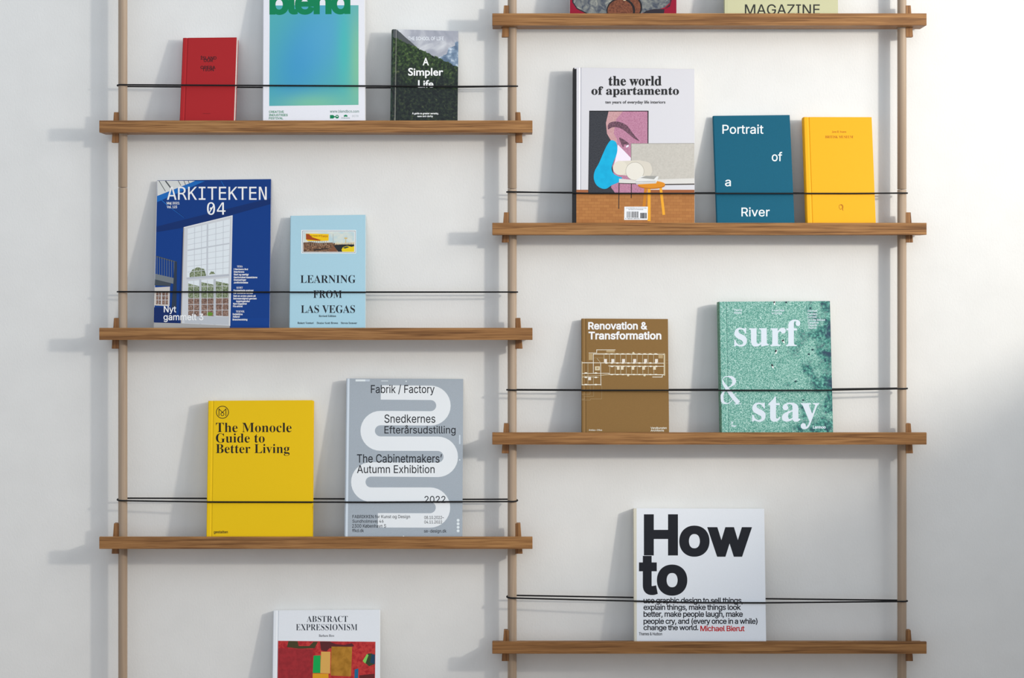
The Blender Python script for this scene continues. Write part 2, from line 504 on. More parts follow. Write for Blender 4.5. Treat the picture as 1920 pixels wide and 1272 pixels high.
# ---- lettering: outlines of Blender's own fonts, serif and italic faces through its mathematical alphabets
def _math(body, up, lo, dig=None):
    out = ''
    for ch in body:
        if 'A' <= ch <= 'Z': out += chr(up + ord(ch) - 65)
        elif 'a' <= ch <= 'z':
            out += '\u210e' if (lo == 0x1D44E and ch == 'h') else chr(lo + ord(ch) - 97)
        elif ch.isdigit() and dig: out += chr(dig + ord(ch) - 48)
        else: out += ch
    return out
try:
    import os
    INTER = bpy.data.fonts.load(os.path.join(bpy.utils.system_resource('DATAFILES'), 'fonts', 'Inter.woff2'))
    DEJAVU = bpy.data.fonts.load(os.path.join(bpy.utils.system_resource('DATAFILES'), 'fonts', 'DejaVuSansMono.woff2'))
except Exception:
    INTER = DEJAVU = None
from mathutils.geometry import delaunay_2d_cdt
import numpy as np
def outline_glyphs(c, wt):
    """fill letter outlines that overlap each other, and embolden them with a border of width wt"""
    c.fill_mode = 'NONE'; c.offset = 0
    o = bpy.data.objects.new('lettering', c); COL.objects.link(o)
    dg = bpy.context.evaluated_depsgraph_get()
    me = bpy.data.meshes.new_from_object(o.evaluated_get(dg))
    co = [(v.co.x, v.co.y) for v in me.vertices]
    nxt = {}
    for e in me.edges:
        a, b_ = e.vertices
        nxt.setdefault(a, []).append(b_); nxt.setdefault(b_, []).append(a)
    bpy.data.objects.remove(o); bpy.data.meshes.remove(me); bpy.data.curves.remove(c)
    loops, seen = [], set()
    for v0 in range(len(co)):
        if v0 in seen or v0 not in nxt: continue
        lp = [v0]; seen.add(v0); cur = v0
        while True:
            n = [q for q in nxt[cur] if q not in seen]
            if not n: break
            cur = min(n, key=lambda q: abs(q - cur)) ; seen.add(cur); lp.append(cur)
        # indices run in drawing order, keep that direction
        if len(lp) > 2:
            if sum(1 for i in range(len(lp) - 1) if lp[i + 1] > lp[i]) < len(lp) / 2: lp = [lp[0]] + lp[:0:-1]
            pts = []
            for i in lp:
                if not pts or math.hypot(co[i][0] - pts[-1][0], co[i][1] - pts[-1][1]) > 1e-5: pts.append(co[i])
            loops.append(pts)
    # letters that touch are filled together, the others one by one
    groups = []
    for l in loops:
        bx = [min(q[0] for q in l) - wt, max(q[0] for q in l) + wt]
        hit = [g for g in groups if g[0] < bx[1] and bx[0] < g[1]]
        for g in hit: groups.remove(g)
        groups.append([min([bx[0]] + [g[0] for g in hit]), max([bx[1]] + [g[1] for g in hit]), sum([g[2] for g in hit], []) + [l]])
    V, F = [], []
    for g in groups:
        v_, f_ = fill_loops(g[2], wt)
        F += [tuple(len(V) + i for i in f) for f in f_]; V += v_
    return V, F
def fill_loops(loops, wt):
    P2, E2, Q = [], [], []
    SA, SB = [], []
    for l in loops:
        base = len(P2); n = len(l)
        P2 += [Vector(q) for q in l]
        E2 += [(base + i, base + (i + 1) % n) for i in range(n)]
        SA += l; SB += l[1:] + l[:1]
        if wt <= 0: continue
        for i in range(n):
            a, b_ = Vector(l[i]), Vector(l[(i + 1) % n])
            d = b_ - a
            if d.length < 1e-6: continue
            d.normalize(); q = Vector((-d.y, d.x)) * wt
            Q.append([a + q, a - q, b_ - q, b_ + q])
            c2 = Vector(l[(i + 2) % n]) - b_
            if c2.length < 1e-6: continue
            c2.normalize()
            cr = d.x * c2.y - d.y * c2.x
            if abs(cr) < 0.002: continue
            side = -1 if cr > 0 else 1
            q1 = Vector((-d.y, d.x)) * wt * side; q2 = Vector((-c2.y, c2.x)) * wt * side
            m_ = (q1 + q2)
            if m_.length < 1e-6: continue
            m_.normalize()
            m_ = m_ * (wt / max(0.45, m_.dot(q1 / wt)))
            Q.append([b_, b_ + q1, b_ + m_, b_ + q2])
    for quad in Q:
        if sum(quad[i].x * quad[(i + 1) % 4].y - quad[(i + 1) % 4].x * quad[i].y for i in range(4)) < 0: quad.reverse()
        base = len(P2); P2 += quad
        E2 += [(base + i, base + (i + 1) % 4) for i in range(4)]
    vo, eo, fo, _, _, _ = delaunay_2d_cdt(P2, E2, [], 0, 1e-6)
    V = np.array([(v.x, v.y) for v in vo]); T = np.array([tuple(f) for f in fo if len(f) == 3])
    cen = V[T].mean(axis=1)
    A, B = np.array(SA), np.array(SB)
    x, y = cen[:, 0:1], cen[:, 1:2]
    up = (A[:, 1] <= y) & (B[:, 1] > y); dn = (A[:, 1] > y) & (B[:, 1] <= y)
    crs = (B[:, 0] - A[:, 0]) * (y - A[:, 1]) - (x - A[:, 0]) * (B[:, 1] - A[:, 1])
    wn = (up & (crs > 0)).sum(axis=1) - (dn & (crs < 0)).sum(axis=1)
    keep = wn != 0
    if Q:
        QA = np.array([[(v.x, v.y) for v in q] for q in Q]); QB = np.roll(QA, -1, axis=1)
        for k0 in range(0, len(Q), 400):
            a_, b2 = QA[k0:k0 + 400], QB[k0:k0 + 400]
            ins = np.ones((len(cen), len(a_)), bool)
            for k in range(4):
                ins &= ((b2[:, k, 0] - a_[:, k, 0]) * (y - a_[:, k, 1]) - (x - a_[:, k, 0]) * (b2[:, k, 1] - a_[:, k, 1])) >= 0
            keep |= ins.any(axis=1)
    T = T[keep]
    used = np.unique(T); remap = {int(k): i for i, k in enumerate(used)}
    V = [tuple(V[k]) for k in used]
    F2 = []
    for t3 in T:
        f = tuple(remap[int(k)] for k in t3)
        a_ = sum(V[f[i]][0] * V[f[(i + 1) % 3]][1] - V[f[(i + 1) % 3]][0] * V[f[i]][1] for i in range(3))
        if abs(a_) > 1e-12: F2.append(f if a_ > 0 else f[::-1])
    return V, F2
def glyphs(body, font, wt, track, shear):
    c = bpy.data.curves.new('lettering', 'FONT')
    c.resolution_u = 4
    if font == 'serif': body = _math(body, 0x1D400, 0x1D41A, 0x1D7CE)
    elif font == 'roman': body = _math(body, 0x1D434, 0x1D44E); c.shear = -0.26
    elif font == 'mono': body = _math(body, 0x1D670, 0x1D68A, 0x1D7F6)
    elif font == 'sansbold': body = _math(body, 0x1D5D4, 0x1D5EE, 0x1D7EC)
    elif font == 'sans' and INTER: c.font = INTER
    elif font == 'dejavu' and DEJAVU: c.font = DEJAVU
    elif font == 'ampserif': body = '\uff06' if False else '&'
    if shear: c.shear = shear
    c.body = body; c.offset = wt; c.space_character = track
    c.space_line = 1.0
    if c.font is not None and c.font in (INTER, DEJAVU):
        return outline_glyphs(c, max(wt, 0.0) + (0.006 if c.font == INTER else 0.0))
    o = bpy.data.objects.new('lettering', c)
    COL.objects.link(o)
    dg = bpy.context.evaluated_depsgraph_get()
    me = bpy.data.meshes.new_from_object(o.evaluated_get(dg))
    V = [(v.co.x, v.co.y) for v in me.vertices]
    F = [tuple(p.vertices) for p in me.polygons]
    bpy.data.objects.remove(o); bpy.data.meshes.remove(me); bpy.data.curves.remove(c)
    F2 = []
    for f in F:     # face the reader
        ar = sum(V[f[i]][0] * V[f[(i + 1) % len(f)]][1] - V[f[(i + 1) % len(f)]][0] * V[f[i]][1] for i in range(len(f)))
        F2.append(f if ar > 0 else f[::-1])
    return V, F2

# ---- printed photographs that need their own node pictures
def loc_axes(nt, w, h):
    """u, v sockets running 0..1 over a cover of size w x h"""
    tc = N(nt, 'ShaderNodeTexCoord'); sp = N(nt, 'ShaderNodeSeparateXYZ')
    nt.links.new(tc.outputs['Object'], sp.inputs[0])
    def ma(op, a, b_, c_=None):
        n = N(nt, 'ShaderNodeMath', operation=op)
        for i, q in enumerate((a, b_, c_)):
            if q is None: continue
            if isinstance(q, (int, float)): n.inputs[i].default_value = q
            else: nt.links.new(q, n.inputs[i])
        return n.outputs[0]
    u = ma('MULTIPLY_ADD', sp.outputs['X'], 1 / w, 0.5)
    v = ma('MULTIPLY', sp.outputs['Z'], 1 / h)
    return tc, u, v, ma
def noise(nt, tc, scale, detail=4, dist=0.0):
    n = N(nt, 'ShaderNodeTexNoise'); n.inputs['Scale'].default_value = scale
    n.inputs['Detail'].default_value = detail; n.inputs['Distortion'].default_value = dist
    nt.links.new(tc.outputs['Object'], n.inputs['Vector']); return n.outputs['Fac']
def mixc(nt, fac, a, b_):
    n = N(nt, 'ShaderNodeMix', data_type='RGBA')
    for i, q in ((0, fac), (6, a), (7, b_)):
        if isinstance(q, (int, float)): n.inputs[i].default_value = q
        elif isinstance(q, tuple): n.inputs[i].default_value = (*q, 1)
        else: nt.links.new(q, n.inputs[i])
    return n.outputs[2]
def P(*c): return tuple(min(0.92, v * GAIN) for v in lin(c))

def forest_cover(w, h):
    m, nt, b = new_mat('printed_forest_photograph', (0.1, 0.2, 0.1), 0.35, 0.4)
    tc, u, v, ma = loc_axes(nt, w, h)
    leaf = noise(nt, tc, 190, 7, 0.5)
    big = noise(nt, tc, 45, 4)
    f = ramp(nt, [(0.34, P(12, 22, 14)), (0.50, P(34, 54, 26)), (0.62, P(62, 84, 42)), (0.75, P(100, 114, 66))])
    nt.links.new(leaf, f.inputs[0])
    fd = ramp(nt, [(0.34, P(10, 15, 18)), (0.52, P(24, 34, 30)), (0.66, P(46, 56, 36)), (0.78, P(110, 112, 84))])
    nt.links.new(leaf, fd.inputs[0])
    low = ma('MULTIPLY_ADD', big, 0.9, ma('MULTIPLY', v, 1.25))
    lr = ramp(nt, [(0.85, (0, 0, 0)), (1.25, (1, 1, 1))])
    lowc = ma('MULTIPLY', ma('SUBTRACT', low, 0.95), 2.4)
    cl = N(nt, 'ShaderNodeClamp'); nt.links.new(lowc, cl.inputs[0])
    nt.nodes.remove(lr)
    forest = mixc(nt, cl.outputs[0], fd.outputs[0], f.outputs[0])
    cloudn = noise(nt, tc, 22, 5, 0.6)
    cr = ramp(nt, [(0.3, P(134, 138, 150)), (0.5, P(158, 160, 170)), (0.66, P(196, 198, 202))])
    nt.links.new(cloudn, cr.inputs[0])
    rock = noise(nt, tc, 90, 6)
    rr = ramp(nt, [(0.4, P(84, 104, 128)), (0.56, P(118, 138, 160)), (0.68, P(190, 202, 214))])
    nt.links.new(rock, rr.inputs[0])
    # blue mountain at the right, below the cloud
    mline = ma('ADD', ma('MULTIPLY', u, 0.75), ma('MULTIPLY_ADD', rock, 0.18, 0.06))
    mm = ma('LESS_THAN', v, mline)
    mm = ma('MULTIPLY', mm, ma('GREATER_THAN', u, 0.62))
    sky = mixc(nt, mm, cr.outputs[0], rr.outputs[0])
    # grey slope behind the trees at the left
    gl = ma('LESS_THAN', v, ma('MULTIPLY_ADD', ma('ADD', u, ma('MULTIPLY', big, 0.04)), -0.60, 1.05))
    sky2 = mixc(nt, gl, sky, P(74, 78, 80))
    fl = ma('LESS_THAN', v, ma('MULTIPLY_ADD', u, -0.315, ma('MULTIPLY_ADD', leaf, 0.06, 0.895)))
    nt.links.new(mixc(nt, fl, sky2, forest), b.inputs['Base Color'])
    return m

def sea_cover(w, h):
    m, nt, b = new_mat('printed_sea_photograph', (0.3, 0.6, 0.55), 0.5, 0.3)
    tc, u, v, ma = loc_axes(nt, w, h)
    fine = noise(nt, tc, 640, 3, 0.8)
    sea = ramp(nt, [(0.36, P(50, 120, 108)), (0.50, P(104, 164, 150)), (0.64, P(178, 208, 202))])
    nt.links.new(fine, sea.inputs[0])
    sea2 = ramp(nt, [(0.36, P(34, 66, 82)), (0.52, P(52, 122, 112)), (0.68, P(112, 176, 164))])
    nt.links.new(noise(nt, tc, 200, 5, 0.5), sea2.inputs[0])
    big = noise(nt, tc, 34, 4, 0.3)
    a = ma('MULTIPLY_ADD', u, 0.8, ma('MULTIPLY_ADD', big, 1.3, -1.22))
    cl = N(nt, 'ShaderNodeClamp'); nt.links.new(ma('MULTIPLY', a, 5.0), cl.inputs[0])
    c1 = mixc(nt, cl.outputs[0], sea.outputs[0], sea2.outputs[0])
    dk = N(nt, 'ShaderNodeClamp'); nt.links.new(ma('MULTIPLY', ma('MULTIPLY_ADD', u, 1.2, ma('MULTIPLY_ADD', big, 1.2, -1.78)), 6.0), dk.inputs[0])
    nt.links.new(mixc(nt, dk.outputs[0], c1, P(36, 62, 84)), b.inputs['Base Color'])
    return m

def blend_print(w, h, y0, y1):
    m, nt, b = new_mat('printed_colour_gradient', (0.3, 0.6, 0.6), 0.5, 0.3)
    tc, u, v, ma = loc_axes(nt, w, h)
    def blob(cu, cv, su, sv, rot):
        du, dv = ma('SUBTRACT', u, cu), ma('SUBTRACT', v, cv)
        a = ma('ADD', ma('MULTIPLY', du, math.cos(rot) / su), ma('MULTIPLY', dv, math.sin(rot) / su))
        c = ma('ADD', ma('MULTIPLY', du, -math.sin(rot) / sv), ma('MULTIPLY', dv, math.cos(rot) / sv))
        r2 = ma('ADD', ma('MULTIPLY', a, a), ma('MULTIPLY', c, c))
        return ma('EXPONENT' if False else 'POWER', 2.718, ma('MULTIPLY', r2, -1.0))
    c = mixc(nt, blob(0.38, 0.43, 0.40, 0.24, 0.95), P(76, 164, 168), P(54, 142, 186))
    c = mixc(nt, ma('MULTIPLY', blob(0.62, 0.60, 0.36, 0.26, 0.6), 0.6), c, P(84, 160, 200))
    c = mixc(nt, ma('MULTIPLY', blob(0.93, 0.40, 0.12, 0.40, 0.0), 0.9), c, P(124, 184, 148))
    c = mixc(nt, ma('MULTIPLY', blob(0.80, 0.50, 0.07, 0.30, 0.0), 0.7), c, P(60, 178, 174))
    c = mixc(nt, ma('MULTIPLY', blob(0.5, 0.13, 0.35, 0.07, 0.0), 0.9), c, P(118, 184, 154))
    nt.links.new(c, b.inputs['Base Color'])
    return m

def mottled(name, c1, c2, scale=300, c3=None, rough=0.5, dist=0.3, detail=4, sc=(1, 1, 1)):
    m, nt, b = new_mat(name, P(*c1), rough, 0.25)
    n = N(nt, 'ShaderNodeTexNoise'); n.inputs['Scale'].default_value = scale
    n.inputs['Detail'].default_value = detail; n.inputs['Distortion'].default_value = dist
    nt.links.new(mapped(nt, sc), n.inputs['Vector'])
    st = [(0.35, P(*c1)), (0.62, P(*c2))] + ([(0.78, P(*c3))] if c3 else [])
    rp = ramp(nt, st); nt.links.new(n.outputs['Fac'], rp.inputs[0]); nt.links.new(rp.outputs[0], b.inputs['Base Color'])
    return m

RED = cloth_material('red_cloth', (164, 36, 40))
YEL = cloth_material('yellow_linen', (226, 186, 16), 0.7, 1500, 0.05)
YEL_SP = YEL
PETROL = cloth_material('petrol_cloth', (18, 88, 112), 0.7, 1400, 0.08, 0.3)
ORANGE = cloth_material('orange_smooth_cover', (232, 164, 0), 0.55, 1500, 0.03, 0.1, 0.3)
BROWN = cloth_material('brown_card', (130, 99, 56), 0.6, 1100, 0.05, 0.12)
PALEBLUE = cloth_material('pale_blue_card', (162, 198, 212), 0.45, 900, 0.02, 0.05)
GREY = cloth_material('grey_print', (160, 169, 178), 0.5, 900, 0.06, 0.05)
WHITEC = cloth_material('white_card', (222, 222, 228), 0.45, 900, 0.015, 0.04)
WHITED = cloth_material('white_dust_jacket', (224, 228, 240), 0.35, 900, 0.015, 0.04)
WHITEA = cloth_material('white_laminated_cover', (204, 203, 208), 0.35, 900, 0.01, 0.02, 0.4)
OLIVE = cloth_material('pale_olive_card', (186, 184, 148), 0.5, 900, 0.02, 0.05)
CRIMSON = cloth_material('crimson_card', (136, 18, 44), 0.45, 900, 0.03, 0.05)
BLUE = ink(0, 54, 126, 0.55)
SPINE_BLACK = cloth_material('black_spine_cloth', (36, 36, 38), 0.6, 1200, 0.1)

# ================= left stack, first shelf
b = Book('small red clothbound book with overlapping black lettering, left of the green poster book', 'book', 'hardcover_book',
         'L1', 336.5, 438.5, 342.5, 70.8, 0.020, yaw=R(-2.5), over=0.0006, mats=(RED, RED), h=0.16)
D = ink(40, 20, 24)
b.text('title', 'ÍSLAND', 376, 104.2, 405.9, 111.8, D, wt=0.012)
b.text('title', 'OUR', 382, 110.9, 399.3, 116.4, D, wt=0.012)
b.text('title', 'OPERA', 376, 123.5, 404, 129.5, D, wt=0.012)
b.text('title', 'TION', 379.2, 128.2, 400.8, 133.5, D, wt=0.012)
b.text('author_line', 'OPERATION ISLAND', 380.5, 212.4, 394, 213.8, ink(110, 30, 34))

b = Book('tall white poster book with a green and blue colour gradient reading blend', 'book', 'festival_catalogue',
         'L1', 492.5, 684.5, 493.5, -46, 0.016, hard=False, mats=(WHITEC, WHITEC), h=0.28)
G = ink(0, 122, 78)
grad = blend_print(b.w, b.h, 0, 1)
b.begin('cover_print'); b.poly([(505.8, 10.3), (672.2, 9.8), (672.2, 196.8), (504.8, 198.8)], grad); b.end('green and blue colour gradient')
b.text('title', 'blend', 505.2, -21, 657, 28.2, G, wt=0.027, track=0.93, dy=-1.2)
for l_, y_, x_ in (('CREATIVE', 207.6, 532.2), ('INDUSTRIES', 213.6, 539.5), ('FESTIVAL', 219.5, 530.9)):
    b.text('subtitle', l_, 504.3, y_, x_, y_ + 4.5, G, wt=0.012)
b.text('web_address', 'www.blendbcn.com', 618.7, 206.2, 673.1, 211.5, ink(70, 120, 104))
b.begin('logo_row')
b.poly([(618.7, 215.8), (625, 215.8), (627, 218), (629.2, 218), (629.2, 220), (627, 220), (625, 222.4), (618.7, 222.4)], G)
b.ell(632.1, 219, 3.4, 3.4, G); b.rect(630.4, 217.6, 633.8, 219.0, ink(225, 232, 232))
b.ell(646.4, 217.6, 1.9, 1.6, G); b.ell(649.8, 217.6, 1.9, 1.6, G); b.ell(648.1, 216.6, 2.0, 1.4, G)
b.end()
b.text('logo_lettering', 'Art Barcelona', 640, 220.2, 655.8, 222.4, ink(60, 110, 96))
b.text('logo_lettering', 'DCTR', 660.5, 215.8, 672, 219.6, ink(170, 180, 180))

b = Book('small hardcover with a green forest and mountain photograph, right end of its shelf', 'book', 'hardcover_book',
         'L1', 733, 858, 735.5, 57.6, 0.022, yaw=R(5), mats=(WHITEC, WHITEC), h=0.17, spine_bulge=0.0012)
fm = forest_cover(b.w, b.h)
for ch in b.root.children:
    if ch.name.startswith('cover'):
        ch.data.materials[0] = fm; ch.data.materials[1] = mottled('dark_forest_spine', (14, 22, 22), (60, 84, 70), 160)
b.text('publisher_line', 'THE SCHOOL OF LIFE', 765.3, 68.9, 832, 75.6, ink(220, 224, 230), wt=0.004)
b.text('title', 'A', 792.5, 108.3, 804.2, 122.6, WHITE, font='plain', wt=0.02)
b.text('title', 'Simpler', 765.3, 127.4, 831.1, 146.6, WHITE, font='plain', wt=0.02)
b.text('title', 'Life', 783.8, 150.2, 812.8, 164.6, WHITE, font='plain', wt=0.02)
b.text('subtitle', 'A guide to greater serenity,', 772.6, 210.8, 822.3, 215.6, WHITE, font='plain', wt=0.025)
b.text('subtitle', 'ease and clarity', 782.5, 216.2, 812, 220.6, WHITE, font='plain', wt=0.025)

# ================= left stack, second shelf
b = Book('dark blue architecture magazine with a tall white window on its cover', 'magazine', 'magazine',
         'L2', 288, 505.3, 293.8, 338.6, 0.007, hard=False, mats=(BLUE, WHITEC), h=0.28)
def c_(x, y): return (270 + x / 3.9769, 320 + y / 3.9769)
def cp(pts): return [c_(*p) for p in pts]
NAVY = ink(2, 40, 100, 0.4); BEAM = ink(20, 100, 178, 0.4); LGREY = ink(196, 198, 202); SKYW = ink(214, 220, 224)
b.begin('cover_picture')
b.poly(cp([(99, 76), (954, 78), (950, 212), (92, 432)]), ink(0, 52, 122, 0.4))
b.poly(cp([(99, 76), (380, 76), (250, 140), (99, 190)]), ink(206, 208, 206))
for q in (((160, 76), (215, 150)), ((112, 76), (160, 155)), ((255, 76), (275, 112)), ((298, 76), (310, 108)), ((330, 76), (338, 96))):
    b.line(cp(q), 2.6 if q[0][0] == 160 else 1.2, ink(80, 84, 88))
b.poly(cp([(97, 190), (382, 78), (455, 78), (97, 236)]), BEAM)
b.line(cp([(97, 190), (170, 255), (300, 350)]), 1.4, BEAM)
b.line(cp([(170, 250), (305, 352)]), 1.2, NAVY)
b.line(cp([(575, 78), (605, 130)]), 1.0, BEAM)
b.poly(cp([(92, 418), (950, 205), (950, 250), (660, 330), (300, 425), (92, 460)]), NAVY)
b.poly(cp([(285, 465), (300, 430), (290, 1140), (255, 1140)]), NAVY)
b.poly(cp([(940, 250), (950, 250), (943, 1160), (650, 1155), (650, 1100), (928, 1100)]), ink(0, 56, 130, 0.4))
# tall window
b.poly(cp([(297, 425), (658, 337), (640, 1160), (277, 1140)]), LGREY)
b.poly(cp([(326, 434), (642, 362), (630, 770), (320, 798)]), SKYW)
TREE = mottled('printed_garden', (70, 84, 52), (150, 160, 130), 500, (200, 206, 200))
BRICKP = mottled('printed_brick_wall', (84, 60, 52), (150, 122, 108), 500, (170, 160, 150))
b.poly(cp([(340, 770), (360, 740), (400, 720), (450, 735), (462, 775), (462, 786), (340, 796)]), TREE)
b.poly(cp([(485, 775), (500, 752), (520, 755), (530, 772)]), TREE)
for x0, x1, yt in ((330, 412, 822), (428, 518, 812), (536, 630, 805)):
    b.poly(cp([(x0, yt + 4), (x1, yt - 4), (x1, 1090), (x0, 1082)]), SKYW)
    b.poly(cp([(x0, yt + 20), (x1, yt + 40), (x1, 960), (x0, 960)]), TREE)
    b.poly(cp([(x0, 950), (x1, 950), (x1, 1088), (x0, 1082)]), BRICKP)
b.ell(*c_(490, 1070), 6.0, 3.6, ink(96, 132, 44))
MUL = ink(186, 190, 196)
for k in range(1, 9):     # thin bars of the big panes
    y = 434 + (798 - 434) * k / 9; y2 = 362 + (770 - 362) * k / 9
    b.line(cp([(325, y), (638, y2)]), 0.8 if k != 4 else 2.4, MUL)
for x, wd in ((378, .8), (430, .8), (474, 2.8), (537, .8), (592, .8)):
    t_ = (x - 325) / 317
    b.line(cp([(x, 434 - 72 * t_), (x - 3, 798 - 28 * t_)]), wd, MUL)
b.line(cp([(318, 805), (636, 780)]), 3.5, ink(176, 180, 188))
for x in (371, 473, 583):
    b.line(cp([(x, 815), (x, 1086)]), 1.0, LGREY)
for k in range(1, 6):
    y = 815 + 45 * k
    b.line(cp([(330, y + 5), (630, y)]), 0.9, LGREY)
for x in (420, 527):
    b.line(cp([(x, 812), (x, 1150)]), 3.6, ink(180, 184, 190))
b.poly(cp([(305, 1085), (632, 1092), (630, 1150), (303, 1136)]), ink(178, 182, 188))
b.line(cp([(297, 425), (277, 1140)]), 1.6, ink(158, 150, 142))
b.line(cp([(297, 425), (658, 337), (640, 1160)]), 1.4, ink(224, 224, 224))
# gallery at the left
DG = ink(62, 70, 78)
b.line(cp([(90, 640), (244, 684)]), 2.2, DG)
for k in range(8): b.line(cp([(98 + k * 18, 640 + k * 5), (98 + k * 18, 790 + k * 4)]), 0.8, ink(110, 120, 134))
b.poly(cp([(84, 770), (240, 806), (240, 850), (82, 812)]), ink(112, 118, 122))
b.poly(cp([(82, 812), (200, 842), (196, 862), (80, 856)]), DG)
b.poly(cp([(228, 680), (246, 680), (240, 1140), (196, 1140), (218, 860)]), ink(40, 52, 70))
b.poly(cp([(80, 872), (194, 866), (190, 1012), (76, 1006)]), ink(196, 190, 184))
b.poly(cp([(92, 905), (180, 905), (178, 1000), (90, 998)]), BRICKP)
b.line(cp([(132, 905), (130, 998)]), 2.0, LGREY)
for x in (110, 160): b.line(cp([(x, 905), (x - 1, 998)]), 0.8, LGREY)
for y in (935, 966): b.line(cp([(90, y), (180, y)]), 0.8, LGREY)
b.poly(cp([(73, 1020), (230, 1020), (255, 1140), (73, 1132)]), ink(2, 34, 92, 0.4))
b.poly(cp([(71, 1134), (280, 1140), (640, 1158), (640, 1200), (69, 1200)]), ink(160, 158, 156))
b.end('photograph of a blue hall with a tall white window')
b.text('title', 'ARKITEKTEN', 313.2, 350.5, 500.1, 374.9, WHITE, font='dejavu', wt=0.0)
b.text('issue_number', '04', 388.2, 379.4, 422.9, 403.2, WHITE, font='dejavu', wt=0.0)
b.begin('zero_slash'); b.line([(401.8, 383.6), (392.2, 399.6)], 2.0, WHITE); b.end()
b.text('issue_date', 'Maj 2021', 312.8, 378.6, 336.6, 384.6, WHITE, wt=0.012)
b.text('issue_date', 'Vol. 123', 312.8, 385.8, 332.1, 390.7, WHITE, wt=0.012)
b.text('headline', 'Nyt', 307.2, 574.2, 330.3, 589.2, WHITE, wt=0.004)
b.text('headline', 'gammelt 3', 306.7, 588.6, 381.4, 604.2, WHITE, wt=0.004)
TH, TL = 3.9769, 320
for i, (s_, xa, xb, yc) in enumerate([('TEMA', 694, 736, 716), ('I Bentsens ånd', 669, 775, 736), ('Interferens', 669, 748, 756),
        ('Stort og særligt', 669, 780, 776), ('Genfortolket klassicisme', 669, 845, 797), ('Gradueringer', 669, 762, 816),
        ('Jordforbindelse', 669, 776, 836), ('KORT', 690, 737, 874), ('Forstærkede analyser', 668, 818, 895),
        ('Før tomterne formes', 667, 812, 915), ('Sæt en anden plade på', 666, 832, 935), ('Selvstændighed gennem', 665, 840, 955),
        ('bygningskultur', 688, 790, 975), ('Nye magasiner', 665, 768, 994), ('Fra arkivet', 664, 736, 1013),
        ('TEKNIK', 686, 750, 1052), ('Indeklima', 661, 735, 1072), ('Adland', 661, 713, 1091), ('Brancheordning', 661, 771, 1112)]):
    cap = s_.isupper()
    x0_, yy = c_(xa, yc); x1_, _ = c_(xb, yc)
    desc = any(q in s_ for q in 'gjpy')
    b.text('contents_line', s_, x0_, yy - 1.9, x1_, yy + (2.6 if desc else 1.7), WHITE, font='serif' if cap else 'sans', wt=0.0 if cap else 0.02)

b = Book('pale blue paperback with black capitals and a small framed roadside photograph', 'book', 'paperback_book',
         'L2', 542.3, 685, 544.3, 405, 0.013, hard=False, mats=(PALEBLUE, PALEBLUE), h=0.21)
def c_(x, y): return (520 + x / 4.89, 390 + y / 4.89)
b.begin('cover_picture')
b.rect(*c_(220, 203), *c_(722, 418), ink(228, 232, 238))
b.line([c_(232, 212), c_(714, 212), c_(714, 410), c_(230, 410)], 0.7, ink(40, 52, 70), closed=True)
b.rect(*c_(238, 220), *c_(705, 403), mottled('printed_hazy_sky', (176, 200, 206), (206, 210, 200), 60))
b.poly(cp([(238, 318), (300, 312), (380, 322), (500, 318), (560, 330), (705, 318), (705, 403), (238, 403)]), mottled('printed_desert', (70, 48, 36), (140, 104, 78), 420, (214, 190, 160)))
b.poly(cp([(515, 345), (600, 335), (705, 330), (705, 403), (560, 403)]), ink(34, 38, 44))
b.poly(cp([(515, 345), (552, 403), (470, 403)]), ink(124, 80, 56))
for x in range(530, 700, 14): b.rect(*c_(x, 322 - (x * 7) % 13), *c_(x + 9, 336), ink(216, 204, 170))
b.line([c_(511, 240), c_(513, 330)], 1.0, ink(170, 170, 166))
b.line([c_(628, 280), c_(628, 325)], 1.2, ink(206, 176, 110)); b.rect(*c_(614, 272), *c_(642, 284), ink(206, 176, 110))
b.poly(cp([(262, 236), (472, 240), (470, 300), (400, 304), (275, 304), (275, 296), (262, 292)]), ink(232, 186, 10))
b.poly(cp([(262, 238), (290, 240), (320, 270), (400, 296), (390, 302), (264, 290)]), ink(156, 66, 20))
for x in range(290, 470, 20): b.line([c_(x, 304), c_(x + 4, 350)], 0.7, ink(150, 130, 110))
b.poly(cp([(588, 385), (600, 362), (640, 348), (680, 358), (705, 352), (705, 403), (596, 403)]), ink(222, 194, 30))
b.poly(cp([(600, 366), (640, 352), (660, 362), (620, 374)]), ink(60, 70, 60))
b.poly(cp([(330, 380), (480, 368), (470, 376), (340, 392)]), ink(50, 40, 36))
b.end('framed photograph of a desert road and yellow billboard')
b.text('billboard_lettering', 'Tan Hawaiian with', 520 + 306 / 4.89, 390 + 250 / 4.89, 520 + 396 / 4.89, 390 + 262 / 4.89, ink(60, 40, 20))
b.text('billboard_lettering', 'Tanya', 520 + 398 / 4.89, 390 + 248 / 4.89, 520 + 462 / 4.89, 390 + 274 / 4.89, ink(160, 70, 10), font='serif')
K = ink(24, 26, 34)
b.text('title', 'LEARNING', 563.4, 516.2, 666.8, 531, K, font='serif', wt=-0.006)
b.text('title', 'FROM', 587.5, 544.6, 641, 559.2, K, font='serif', wt=-0.006)
b.text('title', 'LAS VEGAS', 564.4, 572.6, 665.6, 587.3, K, font='serif', wt=-0.006)
b.text('edition_line', 'Revised Edition', 598, 590.8, 630, 594.7, K, font='serif')
for s_, x0_, x1_ in (('Robert Venturi', 558, 588), ('Denise Scott Brown', 594, 633.7), ('Steven Izenour', 639.2, 669.5)):
    b.text('author_line', s_, x0_, 604, x1_, 607.8, K, font='serif')

